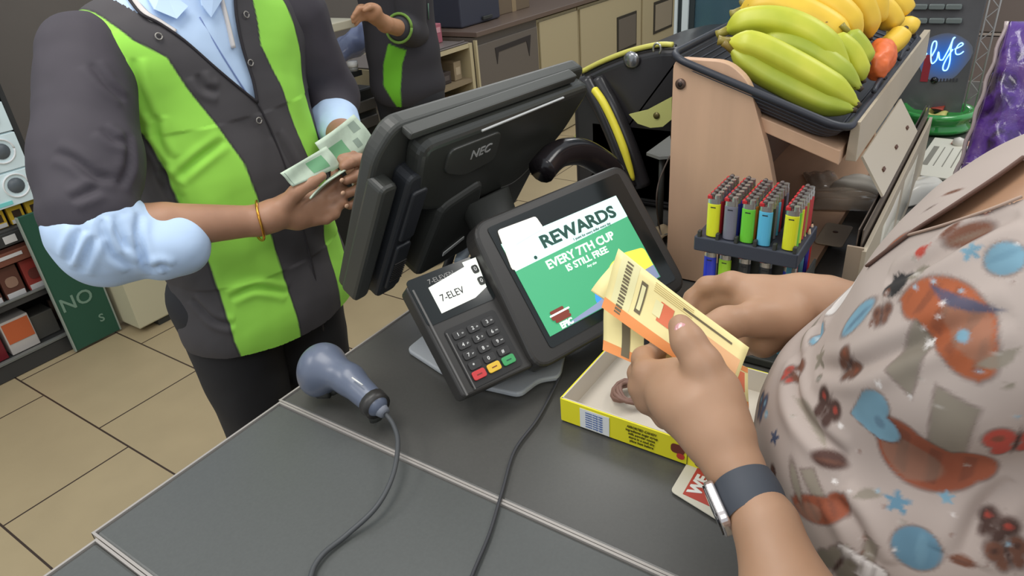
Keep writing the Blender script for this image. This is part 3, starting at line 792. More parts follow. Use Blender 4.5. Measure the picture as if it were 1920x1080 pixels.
def banana(px, X, r, m_, lb, grp=None, X2=None):
    n = len(px); Xs = [X + ((X2 if X2 is not None else X) - X)*i/(n-1) for i in range(n)]
    P = smoothpath([at(p[0], p[1], X=x) for p, x in zip(px, Xs)], 7)
    k = len(P); c0 = P[k//2].copy()
    t_ = thing('banana', lb, 'banana', c0, None, grp)
    s = np.linspace(0, 1, k)
    rs = r*np.clip(np.minimum((s/.16), 1)**.7, .28, 1)*np.clip(((1-s)/.20), 0, 1)**.65
    rs = np.maximum(rs, r*.26)
    rs[(s > .16) & (s < .87)] *= 1 + .04*np.sin((s[(s > .16) & (s < .87)]-.16)/.71*PI)
    T = Matrix.Translation(-Vector(c0))
    # five-sided, softened skin
    b = MB(); b.tube(P, rs, n=20, M=T)
    vs = b.v
    for i in range(k):
        cc = Vector(P[i]) - Vector(c0)
        for j in range(20):
            v = vs[i*20+j]; th = 2*PI*j/20
            vs[i*20+j] = cc + (v-cc)*(1+.055*math.cos(5*th))
    b.build('skin', m_, t_)
    b = MB(); a_ = P[-1]; d_ = (P[-1]-P[-3]); d_ /= np.linalg.norm(d_)
    b.tube([a_-d_*.002, a_+d_*.005], [r*.30, r*.22], n=8, M=T); b.build('tip', m_bt, t_)
    b = MB(); d_ = (P[0]-P[2]); d_ /= np.linalg.norm(d_)
    b.tube([P[0]-d_*.003, P[0]+d_*.010, P[0]+d_*.016], [r*.34, r*.30, r*.36], n=8, M=T); b.build('stalk', m_bstem, t_)
    return t_
G1 = 'green plantain bananas at the near end of the basket'; G2 = 'ripe yellow bananas further back in the basket'
banana([(1371, 92), (1420, 130), (1485, 165), (1545, 192), (1600, 206)], 1.125, .018, m_bo, 'lowest olive green banana, mostly hidden against the near basket rim', G1, 1.15)
banana([(1366, 78), (1420, 88), (1485, 120), (1550, 158), (1607, 196)], 1.13, .0215, m_bg, 'long yellow-green banana in front, the nearest one to the basket rim', G1, 1.16)
banana([(1420, 78), (1490, 84), (1550, 115), (1612, 165)], 1.19, .019, m_bo, 'green banana wedged between the two longest green ones', G1, 1.21)
banana([(1362, 58), (1410, 40), (1475, 44), (1540, 78), (1592, 140)], 1.19, .0225, m_bg, 'thick yellow-green banana arching above the nearest one', G1, 1.22)
banana([(1560, 70), (1595, 100), (1618, 150)], 1.24, .017, m_bg, 'short green-tipped banana hanging over the ends of the long ones, left one of two', G1, 1.25)
banana([(1590, 60), (1613, 88), (1628, 118)], 1.27, .015, m_bo, 'short green-tipped banana with dark end, right one of two', G1, 1.27)
banana([(1388, 22), (1440, 8), (1500, 22), (1556, 52), (1592, 90)], 1.27, .024, m_by, 'yellow banana lying across the top of the green ones, lowest of the yellow hand', G2, 1.29)
banana([(1470, -14), (1525, -6), (1575, 22), (1612, 70)], 1.31, .023, m_by, 'yellow banana with brown flecks, second of the yellow hand', G2, 1.32)
banana([(1405, 0), (1450, -22), (1510, -20), (1560, 0), (1600, 34)], 1.36, .024, m_by, 'yellow banana cut by the top edge of the photo, behind the flecked one', G2, 1.38)
banana([(1555, -30), (1600, -10), (1622, 25), (1630, 70)], 1.36, .021, m_by, 'yellow banana curving down with its dark tip over the green tips', G2, 1.38)
banana([(1600, -40), (1632, -14), (1640, 20), (1634, 44)], 1.42, .022, m_by, 'yellow banana standing behind the second hand, ending at its brown tip', G2, 1.42)
banana([(1630, 8), (1650, 14), (1668, 34), (1676, 56)], 1.45, .021, m_by, 'small yellow banana right of the main hand above the orange packet', G2, 1.46)
banana([(1646, -26), (1668, -8), (1688, 12), (1694, 28)], 1.52, .021, m_by, 'yellow banana at the top right of the basket with a black tip', G2, 1.54)
banana([(1640, -40), (1664, -30), (1680, -12), (1690, -2)], 1.58, .022, m_by, 'yellow banana furthest back at the top edge of the photo', G2, 1.60)
banana([(1655, 92), (1672, 82), (1685, 70), (1697, 55)], 1.40, .018, m_by, 'small yellow-green banana beside the orange packet', G2, 1.44)
banana([(1668, 78), (1686, 60), (1702, 50), (1712, 62)], 1.50, .018, m_by, 'curled yellow banana in the far right corner of the basket', G2, 1.52)
q = at(1650, 118, X=1.33)
t = thing('orange_packet', 'orange wrapper showing at the right end of the banana basket', 'packet', q)
V, Fq = isomesh([ell(q, (.045, .020, .026)), ell(q+np.array([.03, .004, .012]), (.03, .018, .02))], .003)
V = V + vnormals(V, Fq)*(.0035*vnoise(V, 120, 3))[:, None]
npobj('wrapper', V, Fq, mat('wrapper_orange', (226, 110, 52), .4), t)

# ------------------------------------------------------------------ lighters on their stand
SX0, SX1, SY0, SY1 = .888, .992, .176, .320
TZ = 1.114
m_std = mat('stand_slate', (56, 60, 72), .45)
t = thing('lighter_stand', 'dark two-tier plastic stand for lighters in front of the wooden rack', 'display stand', ((SX0+SX1)/2, (SY0+SY1)/2, ZC))
I = off(t); cx, cy = (SX0+SX1)/2, (SY0+SY1)/2
b = MB(); b.box((0, 0, TZ-ZC-.011), (SX1-SX0, SY1-SY0, .022), bev=.002); b.build('upper_tray', m_std, t)
b = MB(); b.box((.01, 0, (TZ-ZC-.022)/2+.003), (.05, SY1-SY0-.05, TZ-ZC-.024)); b.build('column', m_blk2, t)
b = MB(); b.box((0, 0, .007), (SX1-SX0+.02, SY1-SY0+.01, .012), bev=.002); b.build('base', m_blk2, t)
b = MB(); b.box((-.0, 0, TZ-ZC-.022-.074), (SX1-SX0, SY1-SY0, .012), bev=.002); b.build('lower_tray', m_std, t)
for c in range(6):
    b = MB(); b.box((-.048, -.066+c*.0262, TZ-ZC+.004), (.007, .005, .010), bev=.001); b.build('divider', m_blk2, t)
b = MB(); b.box((0, SY0-cy-.006, .075), (.07, .003, .13)); b.build('side_wing', m_blk2, t)
m_lit = {}
for nm, c in (('yellow', (226, 230, 44)), ('grey', (122, 122, 136)), ('green', (112, 208, 58)), ('sky_blue', (92, 186, 224)), ('red', (190, 46, 50)), ('orange', (220, 130, 50)), ('black', (40, 42, 46)), ('navy', (46, 58, 160)), ('olive', (150, 150, 60)), ('blue', (44, 60, 200)), ('lime', (170, 220, 50))):
    m_lit[nm] = mat('lighter_'+nm, c, .32, coat=.3)
m_lmet = mat('lighter_metal', (188, 184, 180), .25, .8); m_lred = mat('lighter_button_red', (186, 42, 48), .4); m_lwh = mat('lighter_wheel', (110, 100, 96), .4, .6)
def lighter(color, loc):
    t_ = thing('lighter', '', 'lighter', loc)
    el = [(.0045*math.cos(a), .0092*math.sin(a)) for a in np.linspace(0, 2*PI, 21)[:-1]]
    b = MB(); b.prism(el, 0, .0500, bev=.001); b.build('body', m_lit[color], t_)
    b = MB(); b.prism([(x*.96, y*.96) for x, y in el], .0500, .0570); b.prism([(x*.9-.0, y*.45-.0042) for x, y in el], .0570, .0630); b.build('metal_hood', m_lmet, t_)
    b = MB(); b.lathe([(.001, -.0028), (.0032, -.0028), (.0032, .0028), (.001, .0028)], 12, M=Matrix.Translation((0, .002, .0625)) @ Matrix.Rotation(PI/2, 4, 'Y')); b.build('spark_wheel', m_lwh, t_)
    b = MB(); b.box((0, .0058, .0592), (.0076, .0066, .0052), bev=.0008); b.build('button', m_lred, t_, label='red button')
    b = MB(); b.box((-.0044, 0, .045), (.0006, .007, .0014)); b.build('printed_mark', m_dk, t_)
    return t_
protos = {}
def put(color, loc, lb):
    if color not in protos:
        protos[color] = o_ = lighter(color, loc)
    else:
        o_ = dup(protos[color], loc)
    o_['label'] = lb; o_['group'] = 'lighters on the stand'
front = ['yellow', 'grey', 'green', 'sky_blue', 'yellow']
rest = ['red', 'navy', 'orange', 'black', 'green', 'red', 'blue', 'olive', 'grey', 'yellow', 'orange', 'red', 'black', 'sky_blue', 'red', 'blue', 'green', 'orange', 'red', 'olive', 'navy', 'red', 'yellow', 'black', 'red', 'orange', 'yellow', 'olive', 'grey', 'red', 'yellow', 'black', 'yellow', 'red', 'orange', 'yellow', 'red']
colw = ['leftmost', 'second', 'middle', 'fourth', 'rightmost']
roww = ['front', 'second', 'third', 'fourth', 'fifth', 'sixth', 'rearmost']
n_ = 0
colY = [.2965, .2725, .2485, .2255, .1915]
for r in range(7):
    for c in range(5):
        col = front[c] if r == 0 else rest[n_ % len(rest)]
        if r: n_ += 1
        y = colY[c] - (0 if c < 4 else 0)
        if r == 0: lb = f'{col.replace("_", " ")} lighter in the front row of the stand, {colw[c]} column'
        else: lb = f'{col.replace("_", " ")} lighter with red top, {roww[r]} row from the front, {colw[c]} column of the stand'
        put(col, (.897+r*.0128, y, TZ+.001), lb)
for k, (y, col, lw) in enumerate(((.320, 'blue', 'leftmost'), (.294, 'lime', 'second from left'), (.2655, 'black', 'third from left'), (.236, 'black', 'fourth from left'), (.203, 'navy', 'rightmost'))):
    put(col, (.912, y-.018 if y > .3 else y-.014, TZ-.022-.067), f'{col} lighter on the lower tier of the stand, {lw}')
# pencils beside the stand
for k, (px, py, X, cn, lb) in enumerate(((1484, 470, .905, (70, 130, 150), 'teal pencil right of the lighters, nearest and shortest to the eye'), (1499, 442, .93, (196, 40, 52), 'red pencil standing right of the lighters'), (1510, 432, .95, (96, 150, 166), 'pale blue pencil behind the red one'), (1519, 424, .96, (60, 50, 150), 'violet pencil behind the pale blue one'), (1524, 415, .985, (186, 36, 44), 'furthest red pencil beside the stand'))):
    q = at(px, py, X=X)
    t = thing('pencil', lb, 'pencil', (q[0], q[1], ZC+.0005), None, 'pencils beside the lighter stand')
    hgt = q[2]-ZC
    hx = [(.0036*math.cos(a), .0036*math.sin(a)) for a in np.linspace(0, 2*PI, 7)[:-1]]
    b = MB(); b.prism(hx, 0, hgt-.018); b.build('barrel', mat('pencil_%d' % k, cn, .4), t)
    b = MB(); b.lathe([(.0036, hgt-.018), (.0010, hgt-.004)], 10); b.build('sharpened_wood', mat('pencil_wood', (214, 186, 150), .7), t)
    b = MB(); b.lathe([(.0010, hgt-.004), (.0002, hgt)], 8); b.build('lead', m_dk, t)
q = at(1545, 545, z=ZC+.02)
t = thing('black_tray', 'small black plastic tray on the counter right of the lighter stand', 'tray', (q[0]-.055, q[1]-.02, ZC)); t.rotation_euler = (0, 0, .1)
b = MB(); b.box((0, 0, .004), (.11, .09, .006)); b.build('tray_base', m_blk2, t)
b = MB()
for s in (-1, 1): b.box((s*.054, 0, .016), (.003, .09, .03)); b.box((0, s*.0445, .016), (.11, .003, .03))
b.build('tray_wall', m_blk2, t)
b = MB(); b.grid(lambda u, v: ((u-.5)*.07, (v-.5)*.05, .020+.004*math.sin(7*u+3*v)), 8, 6, thick=.0008); b.build('paper_scrap', m_wfl, t)

# ================================================================== RIGHT-HAND BACKGROUND ON THE COUNTER
# black machine with yellow trim
m_mch = mat('machine_black', (44, 42, 44), .28); m_ylw = mat('machine_yellow', (240, 226, 70), .4); m_pyl = mat('machine_pale_yellow', (196, 196, 120), .5)
t = thing('lottery_machine', 'black rounded machine with a bright yellow curved stripe between the till monitor and the rack', 'machine', (1.48, .66, ZC))
I = off(t)
b = MB(); b.prism(poly2([(1.36, .46), (1.80, .46), (1.80, .785), (1.36, .785)], .05, 6), ZC+.002, ZC+.20, M=I, bev=.02, seg=4); b.build('body', m_mch, t)
b = MB(); P = smoothpath([at(1113, 166, X=1.335), at(1130, 190, X=1.325), at(1150, 230, X=1.32), at(1170, 280, X=1.315), at(1188, 338, X=1.315)])
b.tube(P, [.0045]+[.0085]*(len(P)-8)+[.0085, .008, .0075, .007, .006, .005, .003], n=10, M=I); b.build('yellow_stripe', m_ylw, t, label='bright yellow curved stripe')
b = MB(); P2 = smoothpath([at(1098, 150, X=1.35), at(1122, 195, X=1.34), at(1143, 240, X=1.335), at(1163, 290, X=1.33), at(1184, 350, X=1.33)]); b.tube(P2, .016, n=12, M=I); b.tube([p+np.array([.012, -.022, .0]) for p in P2], .018, n=12, M=I); b.build('front_arm', m_mch, t)
b = MB(); P = smoothpath([at(1092, 134, X=1.37), at(1130, 115, X=1.37), at(1180, 96, X=1.37), at(1232, 84, X=1.37), at(1262, 84, X=1.37)]); b.tube(P, .0055, n=8, M=I); b.build('top_tube', mat('tube_yellow_green', (206, 200, 96), .3), t, label='thin yellow tube along the top')
b = MB(); b.tube([p+np.array([.012, .0, -.014]) for p in P], .013, n=10, M=I); b.build('top_rail', m_mch, t)
q = at(1186, 112, X=1.36)
b = MB(); b.lathe([(.001, 0), (.016, 0), (.018, .006), (.012, .010), (.001, .011)], 16, M=I @ Matrix.Translation(q) @ Matrix.Rotation(-PI/2, 4, 'Y')); b.build('metal_knob', mat('knob_metal', (150, 150, 152), .25, .8), t)
q = at(1232, 92, X=1.35)
b = MB(); P = [q + np.array([0, .008*math.cos(a), .011*math.sin(a)]) for a in np.linspace(-.6, 4, 14)]; b.tube(P, .0022, n=6, M=I); b.build('hook_ring', mat('ring_metal', (190, 190, 180), .25, .8), t)
# pale yellow crescent insert
b = MB(); cr = [at(*p, X=1.345) for p in ((1182, 213), (1215, 205), (1262, 180), (1262, 222), (1245, 236), (1222, 238), (1198, 230))]
b.prism([(p[1], p[2]) for p in cr][::-1], 0, .006, M=I @ YZ(1.338)); b.build('crescent_panel', m_pyl, t)
b = MB(); q = at(1232, 216, X=1.34); b.lathe([(.001, 0), (.007, 0), (.007, .002), (.001, .003)], 12, M=I @ Matrix.Translation((1.338, q[1], q[2])) @ Matrix.Rotation(-PI/2, 4, 'Y')); b.build('lock', mat('lock_bronze', (110, 100, 60), .4, .5), t)
fp_ = [(p[1], p[2]) for p in (at(1098, 140, X=1.36), at(1130, 124, X=1.36), at(1180, 104, X=1.36), at(1232, 92, X=1.36), at(1290, 90, X=1.36))]
b = MB(); b.prism(poly2([(.785, ZC+.002)] + [(.785, fp_[0][1]-.012)] + fp_ + [(fp_[-1][0], ZC+.002)], .012, 3)[::-1], 0, .30, M=I @ YZ(1.36), bev=.014, seg=4); b.build('front_panel', m_mch, t)
tr = [at(*p, X=1.43) for p in ((1108, 196), (1152, 306), (1120, 300), (1058, 292))]
t = thing('yellow_card', 'pale yellow-green triangular card showing under the till monitor corner', 'card', np.mean(tr, 0)); I = off(t)
b = MB(); b.prism([(p[1], p[2]) for p in tr][::-1], 0, .004, M=I @ YZ(1.43)); b.build('card_face', m_pyl, t); o_ = t
b = MB(); b.box((0, 0, 0), (.004, .008, .14), M=I @ Matrix.Translation((1.437, tr[1][1]+.02, ZC+.07+.002))); b.build('card_support', m_blk2, t)
q = at(1238, 273, X=1.30)
t = thing('grey_pad', 'small grey flat pad leaning beside the wooden rack edge above a thin cable', 'pad', (q[0], q[1], ZC)); I = off(t)
b = MB(); v = [at(*p, X=x) for p, x in (((1212, 286), 1.30), ((1256, 254), 1.32), ((1264, 292), 1.25), ((1236, 294), 1.26))]; 
b.add([I @ Vector(p) for p in v]+[I @ (Vector(p)-Vector((0, 0, .006))) for p in v], [(0, 1, 2, 3), (4, 7, 6, 5), (0, 4, 5, 1), (1, 5, 6, 2), (2, 6, 7, 3), (3, 7, 4, 0)]); b.build('pad_face', mat('pad_grey', (120, 120, 118), .5), t)
b = MB(); c_ = np.mean(v, 0); b.tube([(c_[0], c_[1], ZC+.001), (c_[0], c_[1], c_[2]-.008)], .006, M=I); b.build('pad_post', m_blk2, t)
cable('thin_cable', [at(1256, 292, X=1.22), at(1236, 340, X=1.20), at(1231, 380, X=1.19), at(1236, 425, z=.95), at(1243, 450, z=cz(.0016))], .0016, mat('cable_brown', (96, 84, 76), .5), 'thin brown cable hanging between the rack panel and the rewards screen')
q = at(1232, 420, z=ZC+.02)
t = thing('paper_scrap', 'crumpled tan paper scrap on the counter beside the rack panel', 'paper', (q[0]-.02, q[1]-.01, ZC))
b = MB(); b.grid(lambda u, v: ((u-.5)*.09, (v-.5)*.05, .008+.007*math.sin(5*u+1)+.005*math.sin(8*v+3*u)), 12, 8, thick=.001); b.build('sheet', mat('paper_tan', (150, 132, 104), .7), t)

# glass display case behind the rack
t = thing('glass_case', 'dark teal glass display case with pale vertical frame strips behind the banana rack', 'display case', (2.15, .62, ZC)); I = off(t)
m_teal = mat('case_teal', (62, 84, 92), .25, noise=.25, scale=3)
y1 = at(1263, 60, X=2.0)[1]; ya = at(1269, 60, X=2.0)[1]; yb = at(1277, 60, X=2.0)[1]; yc = at(1289, 60, X=2.0)[1]; yd = at(1299, 60, X=2.0)[1]
b = MB(); b.box((0, 0, 0), (.30, y1-.36, .9), M=I @ Matrix.Translation((2.17, (y1+.36)/2, ZC+.452))); b.build('case_body', m_teal, t)
b = MB(); b.box((0, 0, 0), (.02, y1-ya, .9), M=I @ Matrix.Translation((2.008, (y1+ya)/2, ZC+.452)), bev=.002); b.build('frame_strip', mat('strip_white', (205, 214, 214), .4), t)
b = MB(); b.box((0, 0, 0), (.014, ya-yb, .9), M=I @ Matrix.Translation((2.012, (ya+yb)/2, ZC+.452))); b.build('door_gasket', mat('gasket', (32, 42, 44), .6), t)
b = MB(); b.box((0, 0, 0), (.02, yb-yc, .9), M=I @ Matrix.Translation((2.008, (yb+yc)/2, ZC+.452)), bev=.002); b.build('frame_strip', MATS['strip_white'], t)
b = MB(); b.box((0, 0, 0), (.014, yc-yd, .9), M=I @ Matrix.Translation((2.012, (yc+yd)/2, ZC+.452))); b.build('door_gasket', MATS['gasket'], t)
b = MB(); b.box((0, 0, 0), (.008, yd-.37, .86), M=I @ Matrix.Translation((2.013, (yd+.37)/2, ZC+.452))); b.build('glass_door', mat('case_glass', (84, 116, 128), .08, alpha=.45), t)

# printed display panel with the glowing word
PX = 2.20
t = thing('vape_display', 'dark display panel with a glowing blue handwritten word, behind the green dish', 'display', (PX+.04, .15, ZC)); I = off(t)
yl, yr = at(1690, 170, X=PX)[1]+.012, at(1822, 120, X=PX)[1]
PW = yl-yr; PCY = (yl+yr)/2; PH = .56
FM = I @ Matrix(((0, 0, -1, PX), (-1, 0, 0, PCY), (0, 1, 0, ZC), (0, 0, 0, 1)))       # local x = image right, y = up
def pl(px, py):
    q_ = at(px, py, X=PX); return (PCY-q_[1], q_[2]-ZC)
b = MB(); b.box((0, PH/2+.002, -.02), (PW, PH, .04), M=FM, bev=.002); b.build('panel', mat('display_dark', (92, 92, 94), .3, noise=.2, scale=9), t)
hz = MB(); c_ = pl(1768, 108)
hz.prism([(c_[0]+.062*math.cos(a)*(1+.12*math.sin(3*a)), c_[1]+.062*math.sin(a)) for a in np.linspace(0, 2*PI, 25)[:-1]], .0004, .0010, M=FM)  # glow round the word, painted as a fading emissive blue disc
hm = bpy.data.materials.new('blue_glow_halo'); hm.use_nodes = True; nt = hm.node_tree; B = nt.nodes['Principled BSDF']
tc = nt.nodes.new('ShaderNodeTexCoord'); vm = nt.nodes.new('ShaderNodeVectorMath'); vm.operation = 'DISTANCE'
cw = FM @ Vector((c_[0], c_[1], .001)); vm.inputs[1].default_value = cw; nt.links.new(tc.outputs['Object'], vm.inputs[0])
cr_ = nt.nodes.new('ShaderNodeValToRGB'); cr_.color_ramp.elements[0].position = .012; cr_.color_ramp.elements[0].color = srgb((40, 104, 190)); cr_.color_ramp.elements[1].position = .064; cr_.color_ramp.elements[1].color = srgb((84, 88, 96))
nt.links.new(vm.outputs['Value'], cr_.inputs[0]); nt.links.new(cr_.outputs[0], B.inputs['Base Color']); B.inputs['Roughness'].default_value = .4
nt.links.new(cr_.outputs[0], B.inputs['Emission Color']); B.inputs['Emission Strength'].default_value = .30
hz.build('glow_halo', hm, t)
m_neon = mat('neon_blue', (150, 214, 255), .4, emit=1.5)
ww = MB()
S1 = [(1747, 105), (1755, 90), (1756, 78), (1750, 79), (1746, 95), (1747, 118), (1756, 112), (1760, 97), (1762, 111), (1768, 112)]
S2 = [(1768, 112), (1779, 92), (1787, 74), (1791, 70), (1787, 73), (1783, 92), (1781, 115), (1776, 130), (1769, 131), (1769, 122), (1777, 106), (1787, 92)]
S3 = [(1790, 92), (1799, 88), (1806, 83), (1803, 80), (1797, 84), (1792, 93), (1793, 101), (1800, 101), (1807, 96)]
S0 = [(1733, 101), (1738, 100), (1734, 106)]
for S in (S0, S1, S2, S3):
    P = smoothpath([FM @ Vector((*pl(x, y), .003)) for x, y in S], 5); ww.tube(P, .0016, n=6)
ww.build('glowing_word', m_neon, t, label='glowing pale blue handwritten word')
b = MB()
for k in range(7):
    c2 = pl(1758+k*6, 150); b.box((c2[0], c2[1], .001), (.004, .008, .001), M=FM)
b.build('small_lettering', mat('small_print_grey', (60, 58, 66), .6), t)
b = MB(); c2 = pl(1737, 128); b.box((c2[0], c2[1], .001), (.018, .07, .0014), M=FM); b.build('red_strip', mat('strip_red', (150, 44, 56), .5), t)
b = MB(); c2 = pl(1752, 150); b.lathe([(.001, 0), (.009, 0), (.009, .004), (.005, .008), (.001, .009)], 12, M=FM @ Matrix.Translation((c2[0], c2[1], 0))); b.build('black_knob', mat('knob_gloss', (20, 20, 22), .08), t)
for k in range(6):
    b = MB(); c2 = pl(1725+ (k % 3)*32, 12+(k//3)*26); b.prism(rrect(.036, .013, .004, 3, c2[0], c2[1]), 0, .012, M=FM, bev=.002); b.build('blister_pack', mat('blister_grey', (112, 120, 118), .25), t)
# white wire ladder at its right side
t = thing('wire_ladder', 'pale wire lattice strip at the right edge of the glowing display', 'rack', (PX, yr-.012, ZC)); I = off(t)
b = MB()
for s in (0, 1): b.tube([I @ Vector((PX, yr-.006-s*.024, ZC+.001)), I @ Vector((PX, yr-.006-s*.024, ZC+.60))], .0024, n=6)
P = [I @ Vector((PX, yr-.006-(k % 2)*.024, ZC+.07+k*.026)) for k in range(20)]
b.tube(P, .0018, n=6); b.build('wire_lattice', mat('wire_pale', (170, 168, 166), .35, .3), t)

# green dish
q = at(1752, 226, z=ZC+.02)
t = thing('green_dish', 'round translucent green glass dish on the counter below the glowing display', 'dish', (q[0], q[1], ZC))
b = MB(); b.lathe([(.001, .001), (.078, .001), (.086, .006), (.088, .014), (.080, .022), (.080, .030), (.090, .040), (.094, .048), (.090, .055), (.080, .056), (.074, .050), (.060, .040), (.001, .036)], 40)
b.build('bowl', mat('green_glass', (70, 196, 90), .1, trans=.45, coat=.6), t)
b = MB(); b.grid(lambda u, v: ((u-.5)*.11, (v-.5)*.055, .045+.006*math.sin(6*u+2*v)+.004*math.sin(9*v)), 12, 8, thick=.002); b.build('label_paper', mat('dish_label', (196, 190, 110), .5), t)
b = MB(); b.grid(lambda u, v: (.01+(u-.3)*.08, -.01+(v-.2)*.03, .053+.004*math.sin(5*u+2*v)), 10, 6, thick=.002); b.build('red_leaf', mat('dish_red', (150, 56, 40), .5), t)
q = at(1815, 190, X=2.0)
t = thing('white_bead', 'small pale rounded object between the green dish and the purple bag', 'bead', (q[0]+.02, q[1], ZC))
b = MB(); b.lathe([(.001, .001), (.010, .002), (.014, .012), (.012, .022), (.001, .027)], 14); b.build('bead_body', m_wfl, t)

# purple crisps bag on a low stand outside the counter
t = thing('snack_stand', 'dark floor stand in front of the counter carrying the purple bag', 'stand', (1.78, -.17, 0))
b = MB(); b.box((0, 0, .48), (.62, .30, .955), bev=.006); b.build('stand_body', mat('stand_grey', (70, 64, 62), .6), t)
bl_ = at(1790, 335, X=1.50)
def foil(nm, mats_, lb):
    M = bpy.data.materials.new(nm); return M
m_pur = bpy.data.materials.new('purple_foil'); m_pur.use_nodes = True; nt = m_pur.node_tree; B = nt.nodes['Principled BSDF']
tc = nt.nodes.new('ShaderNodeTexCoord'); nz = nt.nodes.new('ShaderNodeTexNoise'); nz.inputs['Scale'].default_value = 12; nz.inputs['Detail'].default_value = 6; nz.inputs['Distortion'].default_value = 1.2
nt.links.new(tc.outputs['Object'], nz.inputs['Vector'])
cr_ = nt.nodes.new('ShaderNodeValToRGB'); e = cr_.color_ramp.elements
e[0].position = .36; e[0].color = srgb((44, 26, 60)); e[1].position = .50; e[1].color = srgb((86, 50, 140))
x_ = e.new(.66); x_.color = srgb((110, 80, 150)); x_ = e.new(.74); x_.color = srgb((196, 170, 170))
nt.links.new(nz.outputs['Fac'], cr_.inputs[0]); nt.links.new(cr_.outputs[0], B.inputs['Base Color']); B.inputs['Roughness'].default_value = .18
B.inputs['Coat Weight'].default_value = .6
bp_ = nt.nodes.new('ShaderNodeBump'); bp_.inputs['Strength'].default_value = .8; bp_.inputs['Distance'].default_value = .01; nt.links.new(nz.outputs['Fac'], bp_.inputs['Height']); nt.links.new(bp_.outputs[0], B.inputs['Normal'])
# corners of the bag's visible face: bottom-left, bottom-right, top-right, top-left
bc = [at(1787, 345, X=1.50), at(1990, 420, X=1.50), at(2010, 40, X=1.62), at(1893, 40, X=1.62)]
bc[0][2] = bc[1][2] = .965
bc[0] = bc[0]*1.0
t = thing('purple_snack_bag', 'shiny purple crinkled snack bag at the right edge of the photo', 'snack bag', ((bc[0]+bc[1])/2)); I = off(t)
nrm_ = np.cross(bc[1]-bc[0], bc[3]-bc[0]); nrm_ /= np.linalg.norm(nrm_)
if nrm_[0] > 0: nrm_ = -nrm_
def bagf(u, v, s):
    p = (bc[0]*(1-u)+bc[1]*u)*(1-v)+(bc[3]*(1-u)+bc[2]*u)*v
    e = (max(0, 1-abs(2*u-1)**3)*max(0, 1-abs(2*v-1)**4))**.5
    return I @ Vector(p + nrm_*s*(.035*e + .004*math.sin(13*u+9*v)*e+.003*math.sin(31*v+7*u)*e))
b = MB(); b.grid(lambda u, v: bagf(u, v, 1), 40, 50); b.grid(lambda u, v: bagf(u, v, -1), 40, 50); b.build('foil', m_pur, t)
b = MB(); P = [Vector(bagf(u, .26+.01*math.sin(5*u), 1)) + Vector(nrm_)*.001 for u in np.linspace(0, 1, 20)]; b.tube(P, .0012, n=6); b.build('seam_line', mat('seam_pale', (190, 170, 200), .4), t)
P = [Vector(bagf(0.0, v, 1)) for v in np.linspace(0, 1, 30)]
b = MB(); b.tube([p+Vector((0, .004+.002*math.sin(k*1.3), 0)) for k, p in enumerate(P)], .004, n=6, flat=.4); b.build('side_crimp', mat('crimp_clear', (176, 160, 160), .15), t)
# grey cabinet far right
t = thing('side_cabinet', 'grey-brown cabinet with one horizontal seam far behind the purple bag', 'cabinet', (3.4, -.35, 0))
b = MB(); zs = at(1865, 66, X=3.1)[2]; b.box((0, 0, zs/2-.002), (.6, 1.1, zs-.006), bev=.003); b.build('lower_body', mat('cabinet_greybrown', (128, 112, 104), .5), t)
b = MB(); b.box((0, 0, zs+.18), (.6, 1.1, .34), bev=.003); b.build('upper_body', mat('cabinet_greybrown2', (120, 106, 98), .5), t)
b = MB(); b.box((0, 0, zs+.003), (.606, 1.1, .008)); b.build('seam_strip', mat('seam_light', (176, 160, 148), .4), t)

# ================================================================== BACK OF THE SHOP
m_crm = mat('cream_cabinet', (176, 162, 128), .5); m_crm2 = mat('cream_frame', (190, 176, 140), .5); m_drk = mat('brown_grey_cabinet', (96, 88, 80), .5)
YB = 2.7
def onB(px, py): q_ = at(px, py, Y=YB); return q_[0], q_[2]
# open shelf unit
t = thing('open_shelf_unit', 'low cream-framed open shelf unit behind the second cashier', 'shelf', (3.2, YB+.25, 0)); I = off(t)
xl, xr = 2.72, 3.50; zt = .835
b = MB()
b.box((0, 0, 0), (xr-xl, .02, zt-.04), M=I @ Matrix.Translation(((xl+xr)/2, YB+.49, (zt+.04)/2))); b.build('back_board', mat('shelf_tan', (138, 122, 96), .6), t)
for x in (xl+.012, xr-.012):
    b = MB(); b.box((0, 0, 0), (.03, .5, zt-.002), M=I @ Matrix.Translation((x, YB+.25, zt/2+.001)), bev=.003); b.build('side_board', m_crm2, t)
for z, lb in ((zt-.012, 'top_board'), (.62, 'shelf_board'), (.45, 'shelf_board'), (.05, 'shelf_board')):
    b = MB(); b.box((0, 0, 0), (xr-xl-.055, .48, .024), M=I @ Matrix.Translation(((xl+xr)/2, YB+.245, z))); b.build(lb, m_crm2 if lb == 'top_board' else MATS['shelf_tan'], t)
for k, (x, z, sx, sz_, c, lb) in enumerate(((3.40, .632, .07, .11, (150, 132, 104), 'tan carton on the upper board of the open shelf unit'), (3.28, .632, .10, .07, (60, 50, 46), 'dark carton on the upper board of the open shelf unit'), (3.36, .462, .14, .07, (176, 150, 110), 'light brown tray box low in the open shelf unit'), (3.20, .462, .10, .09, (90, 76, 60), 'brown box low in the open shelf unit, left'))):
    t_ = thing('carton', lb, 'box', (x, YB+.12, z+.001)); b = MB(); b.box((0, 0, sz_/2), (sx, .14, sz_), bev=.004); b.build('carton_body', mat('carton_c%d' % k, c, .7), t_)
    b = MB(); b.box((0, -.0705, sz_/2), (sx*.6, .002, sz_*.4)); b.build('carton_label', mat('carton_l%d' % k, tuple(min(255, v+30) for v in c), .7), t_)
